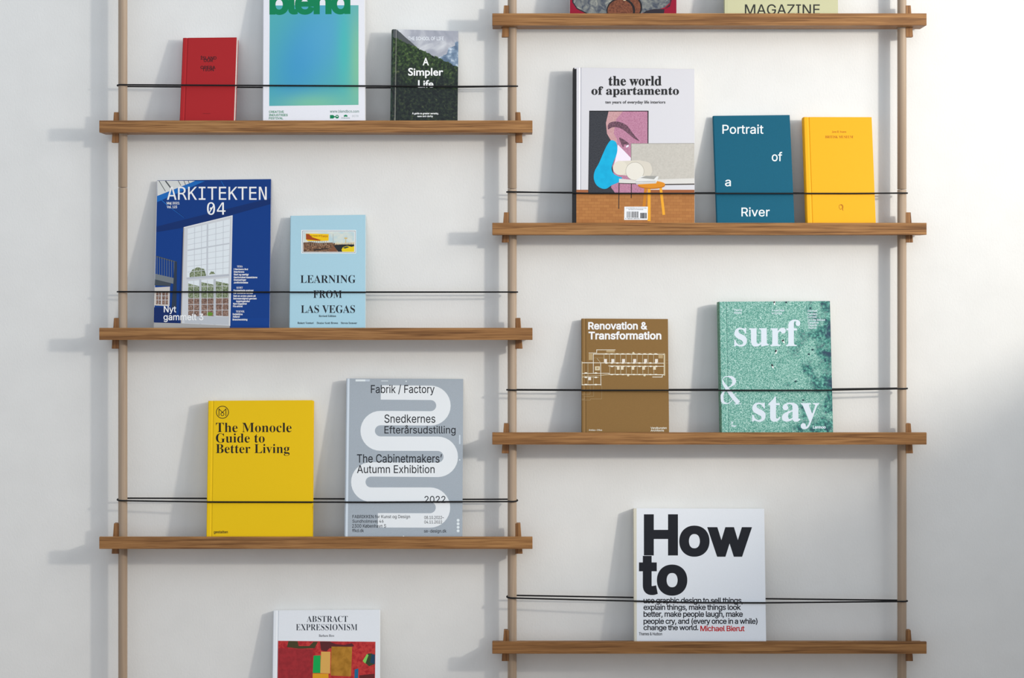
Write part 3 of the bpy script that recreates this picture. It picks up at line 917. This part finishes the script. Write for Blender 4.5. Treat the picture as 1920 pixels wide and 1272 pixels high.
# ================= left stack, third shelf
b = Book('yellow linen hardcover with black serif title and round emblem', 'book', 'hardcover_book',
         'L3', 386.5, 584.5, 390, 752, 0.026, mats=(YEL, YEL), h=0.26, joint=0.0085)
K = ink(30, 26, 20)
b.text('title', 'The Monocle', 404.8, 793.2, 546.7, 811, K, font='serif', wt=-0.004)
b.text('title', 'Guide to', 404.8, 813, 496.2, 830.6, K, font='serif', wt=-0.004)
b.text('title', 'Better Living', 404.8, 833, 543, 855.2, K, font='serif', wt=-0.004)
b.text('publisher_line', 'gestalten', 400.7, 995.4, 427.3, 1002, K, wt=0.012)
b.begin('emblem')
b.line([(417.1 + 11.4 * math.cos(2 * math.pi * i / 40), 773.4 + 11.4 * math.sin(2 * math.pi * i / 40)) for i in range(40)], 1.3, K, closed=True)
b.line([(410.6, 780.5), (410.6, 767.2), (418.0, 774.6)], 1.3, K)
b.line([(423.6, 780.5), (423.6, 767.2), (416.2, 774.6)], 1.3, K)
b.line([(417.1 + 2.9 * math.cos(2 * math.pi * i / 20), 777.0 + 2.9 * math.sin(2 * math.pi * i / 20)) for i in range(20)], 1.2, K, closed=True)
b.end('round line emblem')

b = Book('tall grey exhibition catalogue with a thick white serpentine band', 'book', 'exhibition_catalogue',
         'L3', 645.8, 867, 649.5, 711.2, 0.012, hard=False, yaw=R(2), mats=(GREY, ink(196, 206, 216)), h=0.3)
def c_(x, y): return (630 + x / 3.6346, 690 + y / 3.6346)
path = [(305, 168)]
def arc(cx, cy, r, side):
    return [(cx + side * r * math.sin(math.pi * k / 16), cy - r * math.cos(math.pi * k / 16)) for k in range(17)]
path += arc(645, 258, 87, 1) + arc(303, 430, 87, -1) + arc(693, 607, 89, 1) + arc(238, 779, 86, -1) + arc(641, 953, 88, 1) + [(285, 1040)]
b.begin('white_band'); b.line(cp(path), 27, ink(224, 228, 240)); b.end('thick white serpentine band')
b.begin('spine_edge'); b.poly([(651.5, 709.5), (655.5, 709.5), (651.8, 1008), (648.0, 1008)], ink(204, 214, 224)); b.end()
K = ink(34, 36, 42)
for nm, s_, a1, a2, a3, a4 in (('title', 'Fabrik / Factory', 238, 115, 672, 188), ('title', 'Snedkernes', 330, 318, 677, 376),
        ('title', 'Efterårsudstilling', 330, 391, 815, 463), ('title', 'The Cabinetmakers’', 143, 588, 722, 648),
        ('title', 'Autumn Exhibition', 143, 663, 672, 719), ('year', '2022', 603, 874, 746, 921),
        ('address_line', 'FABRIKKEN for Kunst og Design', 112, 1003, 505, 1032), ('address_line', 'Sundholmsvej 46', 112, 1035, 324, 1062),
        ('address_line', '2300 København S', 110, 1066, 341, 1091), ('address_line', 'ffkd.dk', 110, 1098, 190, 1121),
        ('date_line', '08.10.2022–', 602, 1010, 735, 1032), ('date_line', '04.11.2022', 602, 1041, 723, 1062), ('web_address', 'se-design.dk', 600, 1101, 753, 1130)):
    x0_, y0_ = c_(a1, a2); x1_, y1_ = c_(a3, a4)
    b.text(nm, s_, x0_, y0_, x1_, y1_, K)
b.begin('registration_mark')
MK = ink(220, 228, 236)
b.rect(*c_(133, 79), *c_(200, 93), MK); b.rect(*c_(200, 79), *c_(230, 93), ink(190, 200, 212)); b.end()
b.begin('registration_mark'); b.rect(*c_(308, 88), *c_(355, 92), MK); b.end()
b.begin('registration_mark'); b.rect(*c_(838, 458), *c_(848, 520), ink(196, 206, 216)); b.end()
for y in (1040, 1064, 1088, 1112):
    b.begin('white_dot'); b.ell(*c_(832, y), 2.7, 2.7, MK, 16); b.end()
for x, y in ((478, 92), (843, 628), (460, 1149)):
    b.begin('registration_mark'); b.ell(*c_(x, y), 1.3, 1.3, MK, 10); b.end()

# ================= left stack, lowest shelf (book shows only its top)
b = Book('white hardcover with black capitals over a red abstract painting, at the bottom edge', 'book', 'hardcover_book',
         'L4', 508.5, 711, 512, 1145.5, 0.016, mats=(WHITED, WHITED), h=0.26)
K = ink(34, 40, 52)
b.text('title', 'ABSTRACT', 575, 1155.4, 652.1, 1167, K, font='serif', wt=-0.0075)
b.text('title', 'EXPRESSIONISM', 555, 1170.8, 670, 1182.7, K, font='serif', wt=-0.0075)
b.text('author_line', 'Barbara Hess', 598, 1190.2, 626.5, 1194.8, K, font='serif')
b.begin('cover_picture')
RD = mottled('paint_deep_red', (140, 34, 40), (158, 40, 46), 120)
RB = mottled('paint_bright_red', (160, 26, 36), (190, 56, 52), 160)
b.poly([(521.4, 1202.2), (704, 1204), (702, 1372), (519, 1372)], RB)
b.poly([(521.4, 1216), (587, 1218.5), (586, 1300), (520.4, 1300)], RD)
b.poly([(541, 1202.6), (558, 1203), (560, 1212), (580, 1212), (588, 1204), (596, 1204), (590, 1216), (560, 1217), (538, 1214)], ink(66, 60, 34))
b.poly([(600, 1203.5), (618, 1203.5), (628, 1208), (645, 1210), (660, 1207), (664, 1212), (650, 1216), (618, 1216), (612, 1222), (602, 1220)], ink(86, 34, 38))
b.poly([(588, 1230), (601, 1229.6), (600.6, 1262.6), (586.4, 1262.6)], ink(8, 160, 76))
b.poly([(602, 1222.5), (619.6, 1222.8), (619, 1263.6), (600.6, 1263)], ink(212, 164, 84))
b.poly([(621.5, 1213), (660.5, 1213.4), (658, 1269), (620, 1267.4)], mottled('paint_ochre', (150, 102, 22), (176, 124, 40), 70))
b.poly([(586.4, 1263.6), (616, 1264), (615, 1310), (585, 1310)], ink(216, 152, 24))
b.poly([(683, 1242), (690, 1226), (698, 1226), (702, 1246), (692, 1250)], ink(52, 66, 40))
b.poly([(680, 1240), (688, 1227), (691, 1229), (685, 1245)], ink(126, 196, 90))
b.poly([(697, 1227), (703.2, 1228), (702.8, 1246), (694, 1243)], ink(26, 62, 90))
b.poly([(665, 1256), (672, 1254), (671, 1290), (664, 1290)], ink(20, 100, 140))
b.poly([(674, 1267), (702, 1264), (702, 1300), (674, 1300)], ink(92, 34, 34))
b.end('abstract painting of red, ochre and green blocks')

# ================= right stack, top shelf (books cut by the picture's top edge)
b = Book('crimson bordered book with brown rounded shapes on grey, cut by the top edge', 'book', 'art_book',
         'R1', 1067.5, 1268.3, 1070, -250, 0.014, hard=False, mats=(CRIMSON, ink(170, 170, 168)), h=0.27)
PG = mottled('paint_grey_strokes', (66, 72, 84), (124, 126, 122), 80, (186, 182, 164), dist=1.2)
PB = mottled('paint_brown_fur', (88, 48, 34), (122, 72, 50), 300)
b.begin('cover_picture')
b.poly([(1073, -200), (1262, -200), (1256, 5), (1246, 14), (1237, 17), (1206, 24), (1180, 40), (1130, 40), (1100, 25), (1082, 16), (1075, 6)], PG)
b.line([(1073, -200), (1074, 4), (1082, 16), (1100, 25)], 2.0, ink(34, 32, 38))
b.poly([(1204, 26), (1212, 20), (1226, 17), (1246, 17), (1256, 8), (1258, -10), (1262, -10), (1256, 12), (1246, 17), (1244, 40), (1200, 40)], ink(40, 34, 42))
b.ell(1190, 14, 14, 19, ink(30, 26, 28)); b.ell(1189, 14, 12, 17, PB)
b.ell(1164, 20, 27, 24, ink(30, 26, 28)); b.ell(1163, 21, 24, 22, PB)
b.ell(1171, -1, 3, 2.4, ink(190, 180, 150))
b.end('grey and brown painting of rounded shapes')

b = Book('pale olive magazine with thin black capitals, cut by the top edge', 'magazine', 'magazine',
         'R1', 1358, 1571.3, 1358, -260, 0.012, hard=False, mats=(OLIVE, OLIVE), h=0.29)
b.text('title', 'MAGAZINE', 1396.6, 8.0, 1537.2, 27.4, ink(44, 44, 40), wt=-0.004)
b.begin('spine_crease'); b.poly([(1362.6, -250), (1363.4, -250), (1363.4, 30), (1362.6, 30)], ink(176, 174, 140)); b.end()

# ================= right stack, second shelf
b = Book('tall white hardcover with a grey sofa and wooden stool photograph', 'book', 'hardcover_book',
         'R2', 1074, 1302.5, 1075, 129, 0.028, yaw=R(2), mats=(WHITEA, SPINE_BLACK), h=0.3, joint=0.0125)
def c_(x, y): return (1050 + x / 3.975, 110 + y / 3.975)
K = ink(34, 34, 36)
b.begin('spine_wrap'); b.poly([(1066, 129), (1081, 129), (1081, 420), (1066, 420)], SPINE_BLACK); b.end('black cloth spine edge')
PARQ, ntp, bp_ = new_mat('printed_parquet', P(160, 104, 56), 0.45, 0.3)
brk = N(ntp, 'ShaderNodeTexBrick'); brk.inputs['Scale'].default_value = 1.0
brk.inputs['Color1'].default_value = (*P(172, 116, 62), 1); brk.inputs['Color2'].default_value = (*P(160, 104, 54), 1)
brk.inputs['Mortar'].default_value = (*P(148, 94, 48), 1)
brk.inputs['Brick Width'].default_value = 0.0120; brk.inputs['Row Height'].default_value = 0.0060; brk.inputs['Mortar Size'].default_value = 0.0003
ntp.links.new(mapped(ntp, (1, 1, 1), rot=(R(90), 0, 0)), brk.inputs['Vector']); ntp.links.new(brk.outputs['Color'], bp_.inputs['Base Color'])
PINK = mottled('printed_pink_grain', (160, 104, 130), (184, 132, 156), 700)
PINKL = mottled('printed_pale_pink', (178, 132, 136), (194, 154, 156), 700)
PDARK = mottled('printed_charcoal', (44, 46, 52), (58, 60, 66), 500)
BROW = mottled('printed_dark_brow', (70, 48, 60), (120, 84, 100), 420)
SOFA = mottled('printed_sofa_cloth', (180, 176, 168), (188, 184, 176), 300)
b.begin('cover_picture')
b.poly([c_(122, 978), c_(1010, 978), c_(1010, 1230), c_(122, 1230)], PARQ)
b.poly(cp([(122, 978), (1010, 978), (1010, 1000), (122, 1000)]), ink(150, 88, 52))
b.poly(cp([(122, 985), (215, 985), (215, 1010), (122, 1010)]), ink(158, 96, 60))
b.poly(cp([(218, 388), (660, 388), (658, 1005), (210, 1005)]), ink(26, 26, 30))
b.poly(cp([(222, 394), (652, 394), (650, 1003), (214, 1003)]), PDARK)
b.poly(cp([(362, 394), (652, 394), (652, 1003), (412, 1003), (380, 960), (400, 860), (390, 800), (425, 700), (385, 620), (350, 560), (342, 480)]), PINK)
b.poly(cp([(362, 394), (470, 394), (420, 450), (400, 560), (425, 600), (425, 640), (385, 620), (350, 560), (342, 480)]), PINKL)
b.poly(cp([(430, 640), (480, 690), (528, 740), (528, 780), (400, 800), (425, 700)]), ink(226, 216, 228))
b.poly(cp([(356, 500), (372, 478), (410, 468), (450, 474), (500, 500), (545, 560), (590, 612), (560, 600), (520, 570), (470, 530), (420, 512), (385, 514), (360, 528)]), BROW, smooth=True)
b.poly(cp([(440, 590), (470, 600), (512, 632), (510, 645), (480, 640), (470, 660), (450, 620)]), BROW, smooth=True)
b.poly(cp([(490, 655), (510, 640), (512, 655), (495, 664)]), ink(222, 220, 228))
b.poly(cp([(375, 612), (400, 611), (420, 628), (428, 670), (420, 720), (398, 770), (384, 820), (400, 858), (440, 880), (462, 888), (440, 920), (385, 945), (345, 970), (305, 966), (270, 940), (252, 895), (258, 840), (290, 780), (320, 710), (348, 650)]), mottled('printed_cyan', (4, 158, 202), (10, 168, 210), 80), smooth=True)
b.poly(cp([(530, 634), (1010, 632), (1010, 935), (720, 935), (530, 900)]), SOFA)
b.line(cp([(530, 634), (530, 800)]), 0.8, ink(110, 106, 104)); b.line(cp([(530, 634), (1010, 632)]), 0.8, ink(130, 126, 118))
b.poly(cp([(440, 895), (560, 905), (760, 900), (1010, 892), (1010, 938), (720, 940), (440, 928)]), ink(206, 204, 200))
b.line(cp([(700, 940), (1010, 936)]), 2.2, ink(66, 60, 58))
b.poly(cp([(440, 764), (600, 758), (600, 880), (450, 868)]), ink(204, 198, 184))
b.ell(*c_(448, 815), 13.4, 13.4, ink(212, 206, 192)); 
b.poly(cp([(560, 772), (650, 770), (680, 800), (684, 850), (650, 890), (560, 908)]), ink(202, 196, 184), smooth=True)
b.ell(*c_(558, 840), 17.4, 17.2, ink(150, 144, 134)); b.ell(*c_(558, 840), 16.8, 16.6, ink(216, 212, 202))
for q in (((440, 928), (438, 1120)), ((532, 935), (531, 1040))): b.line(cp(q), 1.6, ink(52, 42, 40))
b.line(cp([(440, 930), (600, 934)]), 1.4, ink(60, 52, 50))
ST = ink(206, 132, 30); ST2 = ink(226, 160, 44)
b.line(cp([(640, 960), (618, 1180)]), 5.5, ink(190, 120, 30)); b.line(cp([(664, 965), (664, 1212)]), 5.5, ST2); b.line(cp([(750, 960), (774, 1165)]), 5.0, ST2)
b.ell(*c_(682, 946), 25.5, 6.6, ink(170, 100, 26)); b.ell(*c_(682, 938), 25.5, 6.8, ST)
b.poly(cp([(556, 915), (610, 876), (736, 878), (716, 930), (570, 938)]), ink(214, 214, 212))
b.poly(cp([(600, 890), (640, 874), (722, 876), (700, 900)]), ink(150, 150, 146))
b.line(cp([(560, 920), (714, 914)]), 0.7, ink(90, 90, 90)); b.line(cp([(566, 932), (716, 925)]), 0.7, ink(120, 120, 118))
b.poly(cp([(480, 1104), (655, 1104), (653, 1203), (478, 1203)]), ink(224, 226, 230))
xx = 496
rb = random.Random(2)
while xx < 586:
    w_ = rb.choice((2, 3, 4, 6)); b.rect(*c_(xx, 1140), *c_(xx + w_, 1186), K); xx += w_ + rb.choice((2, 3, 4))
xx = 598
while xx < 642:
    w_ = rb.choice((4, 6, 8)); b.rect(*c_(xx, 1150), *c_(xx + w_, 1192), K); xx += w_ + rb.choice((2, 3))
b.end('photograph of a grey sofa, a stool and a framed picture')
b.text('title', 'the world', 1141, 142.5, 1240.4, 161, K, font='serif', wt=0.010)
b.text('title', 'of apartamento', 1109, 162, 1273, 182.4, K, font='serif', wt=0.010)
b.text('subtitle', 'ten years of everyday life interiors', 1134.8, 188.6, 1247.5, 196.2, K, font='plain', wt=0.016)
b.text('barcode_lettering', 'LES ENTREPRISES DE STYLE DE VIVRE', 1173.8, 389.6, 1212, 391.2, ink(70, 70, 74))
b.text('barcode_lettering', 'THE WORLD OF INTERIORS', 1178, 392.4, 1206, 394.0, ink(70, 70, 74))
b.text('barcode_lettering', '9 788409 089291', 1172.5, 408.8, 1199, 411.4, ink(70, 70, 74))

b = Book('petrol blue clothbound book with white words scattered over its cover', 'book', 'hardcover_book',
         'R2', 1343.5, 1489.5, 1336.5, 217.3, 0.011, mats=(PETROL, PETROL), h=0.21, groove=False)
for s_, *q in (('Portrait', 1354.5, 233.6, 1431.4, 251.2), ('of', 1447.1, 285, 1466.6, 302.6), ('a', 1359.5, 337.1, 1370.4, 349.6), ('River', 1390.2, 389, 1443.1, 406.2)):
    b.text('title', s_, *q, ink(226, 236, 240), wt=-0.002)

b = Book('orange yellow hardcover with tiny red lettering, right of the petrol blue book', 'book', 'hardcover_book',
         'R2', 1513, 1642, 1506.5, 219.8, 0.019, yaw=R(3), mats=(ORANGE, ORANGE), h=0.2, spine_bulge=0.001, joint=0.0085)
K = ink(140, 70, 0)
b.text('author_line', 'Jørn H. Svaren', 1559.8, 245.1, 1586.6, 249.6, K, font='serif')
b.text('title', 'BRITISK MUSEUM', 1547.2, 254.4, 1599.5, 259.4, K, font='serif', wt=-0.004)
b.begin('emblem')
b.line([(1573, 386), (1573.5, 390), (1575.5, 393), (1578.5, 391.5), (1579.5, 388), (1577.8, 385), (1575, 384.2), (1573, 386)], 0.7, K)
b.line([(1575, 384.4), (1578.5, 383.8), (1580.6, 386.6), (1580.6, 390), (1579.5, 393), (1581, 395)], 1.0, K)
b.end('tiny line drawing of a head')

# ================= right stack, third shelf
b = Book('brown card covered book with a white line floor plan', 'book', 'paperback_book',
         'R3', 1090.3, 1254.5, 1090, 598.5, 0.015, mats=(BROWN, BROWN), h=0.23, groove=True, joint=0.006)
W_ = ink(226, 222, 208); W2 = ink(206, 194, 164); W3 = ink(172, 148, 108)
def c_(x, y): return (1070 + x / 5.0857, 580 + y / 5.0857)
b.begin('floor_plan')
b.line(cp([(172, 418), (248, 418), (248, 388), (428, 388)]), 1.0, W_); b.rect(*c_(340, 392), *c_(420, 412), W3)
b.rect(*c_(172, 424), *c_(210, 486), W3)
for y in (428, 512, 542, 622): b.line(cp([(216 if y < 540 else 360, y), (893, y + 4)]), 1.3 if y in (428, 622) else 1.0, W_)
b.line(cp([(893, 424), (893, 634)]), 2.0, W2); b.line(cp([(905, 430), (902, 634)]), 0.5, W3)
b.line(cp([(170, 420), (893, 420)]), 0.5, W3)
for i in range(10):
    x = 318 + i * 52.5
    b.line(cp([(x, 430), (x, 512)]), 0.6, W2)
    if i: b.line(cp([(x + 2, 545), (x + 2, 624)]), 0.6, W2)
    b.ell(*c_(x + 20, 428), 3.4, 1.1, W_, 10); b.ell(*c_(x + 22, 514), 3.0, 1.3, W_, 10)
    if i: b.ell(*c_(x + 24, 546), 3.0, 1.3, W_, 10); b.ell(*c_(x + 22, 624), 3.4, 1.1, W_, 10)
for x in (318, 388, 490, 596, 700, 804): b.rect(*c_(x, 476), *c_(x + 28, 508), ink(222, 214, 204))
for x in (440, 478, 580, 682, 786): b.rect(*c_(x, 545), *c_(x + 26, 578), ink(214, 202, 176))
b.rect(*c_(836, 432), *c_(880, 470), W3); b.rect(*c_(232, 546), *c_(278, 584), W2); b.rect(*c_(244, 554), *c_(266, 574), W3)
b.line(cp([(216, 424), (216, 616)]), 1.0, W_); b.line(cp([(286, 512), (288, 728)]), 1.0, W_)
b.line(cp([(105, 512), (216, 512)]), 1.3, W_); b.line(cp([(105, 614), (370, 612)]), 0.9, W_)
b.line(cp([(105, 648), (270, 650)]), 0.8, W2); b.line(cp([(105, 722), (292, 720)]), 1.3, W_); b.line(cp([(120, 640), (288, 632)]), 0.5, W2)
b.line(cp([(108, 500), (108, 720)]), 1.0, W2); b.line(cp([(164, 520), (164, 720)]), 0.5, W2); b.line(cp([(216, 640), (216, 720)]), 0.5, W2)
for x in (145, 240): b.ell(*c_(x, 610), 3.0, 1.4, W_, 10); b.ell(*c_(x, 651), 3.0, 1.4, W_, 10); b.ell(*c_(x, 720), 3.4, 1.3, W_, 10)
b.rect(*c_(168, 646), *c_(194, 678), ink(222, 214, 204))
b.line(cp([(250, 470), (286, 512)]), 0.6, W2); b.line(cp([(220, 466), (330, 466)]), 0.5, W3)
b.line(cp([(778, 648), (872, 648), (874, 630)]), 1.2, W_); b.line(cp([(290, 632), (360, 624)]), 1.0, W2)
b.line(cp([(185, 728), (185, 812), (105, 812)]), 0.5, W3); b.line(cp([(218, 728), (218, 832), (132, 832), (132, 858), (105, 858)]), 0.5, W3)
b.line(cp([(296, 728), (296, 856), (188, 856), (188, 868), (105, 868)]), 0.5, W3)
b.line(cp([(905, 488), (932, 488), (932, 516), (905, 516)]), 0.4, W3)
for x in (548, 704): b.ell(*c_(x, 634), 2.2, 1.6, W2, 8)
b.ell(*c_(598, 418), 2.2, 1.8, W2, 8)
b.end('white line floor plan of a long building')
b.text('title', 'Renovation &', 1102.8, 603.8, 1214, 618.5, ink(232, 236, 238), wt=0.020)
b.text('title', 'Transformation', 1103.4, 621.7, 1240, 637.2, ink(232, 236, 238), wt=0.020)
b.text('publisher_line', 'Arvinius + Orfeus', 1103.9, 805.2, 1129, 808.4, W_, wt=0.01)
b.text('author_line', 'Vandkunsten', 1219.8, 801, 1250, 804.8, W_, wt=0.012)
b.text('author_line', 'Architects', 1219.8, 805.7, 1245, 809.5, W_, wt=0.012)

b = Book('thick hardcover with an aerial photograph of green sea and large white letters', 'book', 'hardcover_book',
         'R3', 1352, 1562, 1347.5, 566, 0.024, yaw=R(3), mats=(WHITEC, WHITEC), h=0.26, spine_bulge=0.0012, joint=0.0125)
sea = sea_cover(b.w, b.h)
for ch in b.root.children:
    if ch.name.startswith('cover'):
        ch.data.materials[0] = sea; ch.data.materials[1] = mottled('sea_green_spine', (60, 110, 84), (110, 150, 128), 400)
WL = ink(206, 216, 226)
def c_(x, y): return (1330 + x / 4.544, 550 + y / 4.544)
b.text('title', 'surf', 1376.7, 599.5, 1500.6, 650.4, WL, font='serif', wt=0.004, track=1.0)
b.begin('ampersand')
b.stroke(cp([(112, 742), (120, 722), (138, 712), (160, 710), (186, 716), (206, 732), (213, 752), (206, 772), (188, 790), (166, 804), (140, 822), (120, 846), (108, 872), (106, 900), (112, 922), (128, 938), (150, 942), (172, 934), (192, 914), (206, 886), (216, 862), (228, 850)]),
         [1.2, 1.4, 1.6, 2.2, 5.0, 6.6, 7.2, 5.6, 2.6, 1.6, 1.8, 3.6, 5.6, 6.6, 5.8, 3.4, 2.2, 1.4, 1.1, 1.0, 1.0, 1.0], WL)
b.stroke(cp([(112, 742), (120, 768), (150, 812), (200, 880), (248, 938)]), [2.2, 4.6, 6.6, 7.6, 8.4], WL)
b.stroke(cp([(212, 944), (272, 944)]), [1.2, 1.2], WL)
b.end('large white ampersand')
b.text('title', 'stay', 1410.3, 744, 1535.8, 805.3, WL, font='serif', wt=0.004)
b.text('publisher_line', 'Lannoo', 1524, 798.4, 1548.3, 804.2, WL, wt=0.03)
for s_, xa, xb, y in (('Veerle', 210, 278, 143), ('Helsen', 210, 274, 166), ('7 road trips', 532, 640, 146), ('in Europe', 532, 620, 171),
                      ('Denmark', 838, 922, 150), ('Flanders', 838, 920, 177), ('Cornwall', 838, 916, 201), ('La Côte Basque', 840, 986, 227),
                      ('Cantabria', 840, 930, 250), ('Tenerife', 842, 916, 273), ('Algarve', 844, 912, 297)):
    x0_, y0_ = c_(xa, y - 9); x1_, y1_ = c_(xb, y + (13 if any(q in s_ for q in 'pq7') and s_[0] != 'L' or 'q' in s_ else 9))
    b.text('contents_line', s_, x0_, y0_, x1_, y1_, WL, wt=0.01)
for x, y, r_ in ((630, 412, 0.9), (570, 500, 0.2), (538, 622, -0.35), (556, 82, 0.1)):
    b.begin('surfer')
    b.ell(*c_(x, y), 4.6, 1.5, ink(232, 236, 238), 12, rot=r_ if x == 630 else math.pi / 2 + r_)
    b.ell(*c_(x - 3, y - 8), 1.6, 2.6, ink(28, 34, 40), 10, rot=r_)
    b.end()
for x, y in ((848, 520), (735, 752), (655, 78), (860, 128), (800, 912), (880, 482)):
    b.begin('dark_rock'); b.ell(*c_(x, y), 2.3, 1.8, ink(34, 66, 74), 10); b.end()
b.begin('publisher_mark'); b.poly(cp([(190, 1092), (204, 1104), (192, 1112), (192, 1128), (228, 1128), (228, 1137), (188, 1137)]), WL); b.end()

# ================= right stack, lowest shelf
b = Book('white dust jacketed book with huge black How to lettering', 'book', 'hardcover_book',
         'R4', 1189.3, 1436.5, 1188, 954.5, 0.024, mats=(WHITED, ink(210, 206, 190)), h=0.26, groove=False)
def c_(x, y): return (1170 + x / 4.1034, 930 + y / 4.1034)
K = ink(24, 26, 34)
for s_, *q in (('H', 153, 143, 415, 460), ('o', 425, 230, 658, 470), ('w', 640, 242, 985, 470), ('t', 115, 463, 260, 765), ('o', 253, 530, 487, 770)):
    x0_, y0_ = c_(q[0], q[1]); x1_, y1_ = c_(q[2], q[3])
    b.text('title_letter', s_, x0_, y0_, x1_, y1_, K, wt=0.030)
for s_, *q in (('use graphic design to sell things,', 150, 783, 915, 840), ('explain things, make things look', 150, 836, 900, 891),
               ('better, make people laugh, make', 150, 889, 914, 945), ('people cry, and (every once in a while)', 150, 942, 1027, 998),
               ('change the world.', 150, 995, 572, 1046)):
    x0_, y0_ = c_(q[0], q[1]); x1_, y1_ = c_(q[2], q[3])
    b.text('subtitle', s_, x0_, y0_, x1_, y1_, K, wt=0.010, track=0.93)
x0_, y0_ = c_(587, 1000); x1_, y1_ = c_(928, 1044)
b.text('author_line', 'Michael Bierut', x0_, y0_, x1_, y1_, ink(190, 28, 34), wt=0.010, track=0.93)
b.text('publisher_line', 'Thames & Hudson', 1198, 1186.2, 1241.6, 1192, K, wt=0.010)
b.begin('jacket_edge')
b.poly([(1186, 952), (1193.5, 952), (1194, 1210), (1186, 1210)], ink(206, 202, 186))
b.end('yellowed spine fold of the jacket')

# ------------------------------------------------------------------ elastic cords
RC = 0.00155
def lerp_pts(pts, x):
    if x <= pts[0][0]: return pts[0][1]
    for (x0, y0), (x1, y1) in zip(pts, pts[1:]):
        if x <= x1: return y0 + (y1 - y0) * (x - x0) / (x1 - x0)
    return pts[-1][1]
def tube(name, pts, r, mat, parent=None, n=10):
    m = len(pts); V = []; F = []
    for i in range(m):
        t_ = (pts[(i + 1) % m] - pts[i - 1]).normalized()
        a = t_.cross(Vector((0, 0, 1))).normalized(); c = a.cross(t_)
        V += [pts[i] + (a * math.cos(2 * math.pi * k / n) + c * math.sin(2 * math.pi * k / n)) * r for k in range(n)]
    for i in range(m):
        j = (i + 1) % m
        F += [(i * n + k, i * n + (k + 1) % n, j * n + (k + 1) % n, j * n + k) for k in range(n)]
    return mesh_obj(name, V, F, mat, parent, smooth=True)

def make_cord(col, z_of_shelf, front, back, label):
    pl, pr = (pole_x[0], pole_x[1]) if col == 0 else (pole_x[1], pole_x[2])
    off = RP + RC + 0.0001
    pts = [(pl, DP + off), (pr, DP + off)]
    zmid = on_depth(960, front[len(front) // 2][1], 0.05).z
    for bk in BOOKS:
        p = bk.root.matrix_world.translation
        if not (pl < p.x < pr) or not (z_of_shelf - 0.02 < p.z < z_of_shelf + 0.03): continue
        for sx in (-1, 1):
            zz = (zmid - p.z)
            q = bk.M @ Vector((sx * bk.w / 2, -bk.t, zz))
            pts.append((q.x, -q.y + RC + 0.0005 + LAYER * bk.layer))
    pts.sort()
    hull = []
    for p in pts:
        while len(hull) > 1 and (hull[-1][0] - hull[-2][0]) * (p[1] - hull[-2][1]) - (hull[-1][1] - hull[-2][1]) * (p[0] - hull[-2][0]) >= 0:
            hull.pop()
        hull.append(p)
    loop = []
    # front strand, left to right
    for (x0, d0), (x1, d1) in zip(hull, hull[1:]):
        k = max(2, int((x1 - x0) / 0.02))
        for i in range(k):
            x = x0 + (x1 - x0) * i / k; d = d0 + (d1 - d0) * i / k
            px = PX0 + x * FPX / (-d - CAM_Y)
            loop.append(on_depth(px, lerp_pts(front, px), d))
    zf = on_depth(960, front[-1][1], DP + off).z; zb = on_depth(960, back[-1][1], DP - off).z
    for i in range(13):
        a = math.pi * i / 12; k = (1 - math.cos(a)) / 2
        loop.append(Vector((pr + off * math.sin(a), -(DP + off * math.cos(a)), zf + (zb - zf) * k)))
    for i in range(1, 30):
        x = pr + (pl - pr) * i / 30
        px = PX0 + x * FPX / (-(DP - off) - CAM_Y)
        loop.append(on_depth(px, lerp_pts(back, px), DP - off))
    zf = on_depth(960, front[0][1], DP + off).z; zb = on_depth(960, back[0][1], DP - off).z
    for i in range(12):
        a = math.pi * i / 12; k = (1 - math.cos(a)) / 2
        loop.append(Vector((pl - off * math.sin(a), -(DP - off * math.cos(a)), zb + (zf - zb) * k)))
    cx = (pl + pr) / 2
    o = tube('elastic_cord', [p - Vector((cx, -DP, zf)) for p in loop], RC, CORD)
    o.location = (cx, -DP, zf)
    tag(o, label, 'cord', 'black elastic cords stretched between the poles')

make_cord(0, S['L1']['z'], [(230, 159.0), (440, 160.2), (700, 161.3), (860, 162.2), (960, 161.6)], [(230, 162.2), (480, 163.9), (730, 164.6), (880, 163.2), (960, 161.8)],
          'black elastic cord across the red, green poster and forest cover books')
make_cord(0, S['L2']['z'], [(230, 547.2), (500, 548.0), (700, 548.3), (960, 547.9)], [(230, 547.6), (960, 547.9)],
          'black elastic cord across the dark blue magazine and pale blue paperback')
make_cord(0, S['L3']['z'], [(230, 939.3), (400, 941.8), (700, 942.2), (860, 941.2), (960, 941.0)], [(230, 934.6), (390, 935.0), (870, 936.9), (960, 936.6)],
          'black elastic cord across the yellow book and the grey catalogue')
make_cord(1, S['R2']['z'], [(960, 359.9), (1070, 362.0), (1110, 362.8), (1600, 363.0), (1691, 362.2)], [(960, 360.6), (1070, 361.2), (1640, 362.7), (1691, 362.4)],
          'black elastic cord across the sofa cover, petrol blue and orange books')
make_cord(1, S['R3']['z'], [(960, 731.7), (1080, 732.2), (1540, 732.3), (1691, 729.2)], [(960, 730.9), (1080, 731.4), (1562, 729.9), (1691, 728.2)],
          'black elastic cord across the brown book and the sea green book')
make_cord(1, S['R4']['z'], [(960, 1122.0), (1190, 1127.7), (1300, 1130.5), (1430, 1131.0), (1691, 1128.4)], [(960, 1116.9), (1188, 1121.0), (1436, 1123.3), (1691, 1126.2)],
          'black elastic cord across the white How to book')
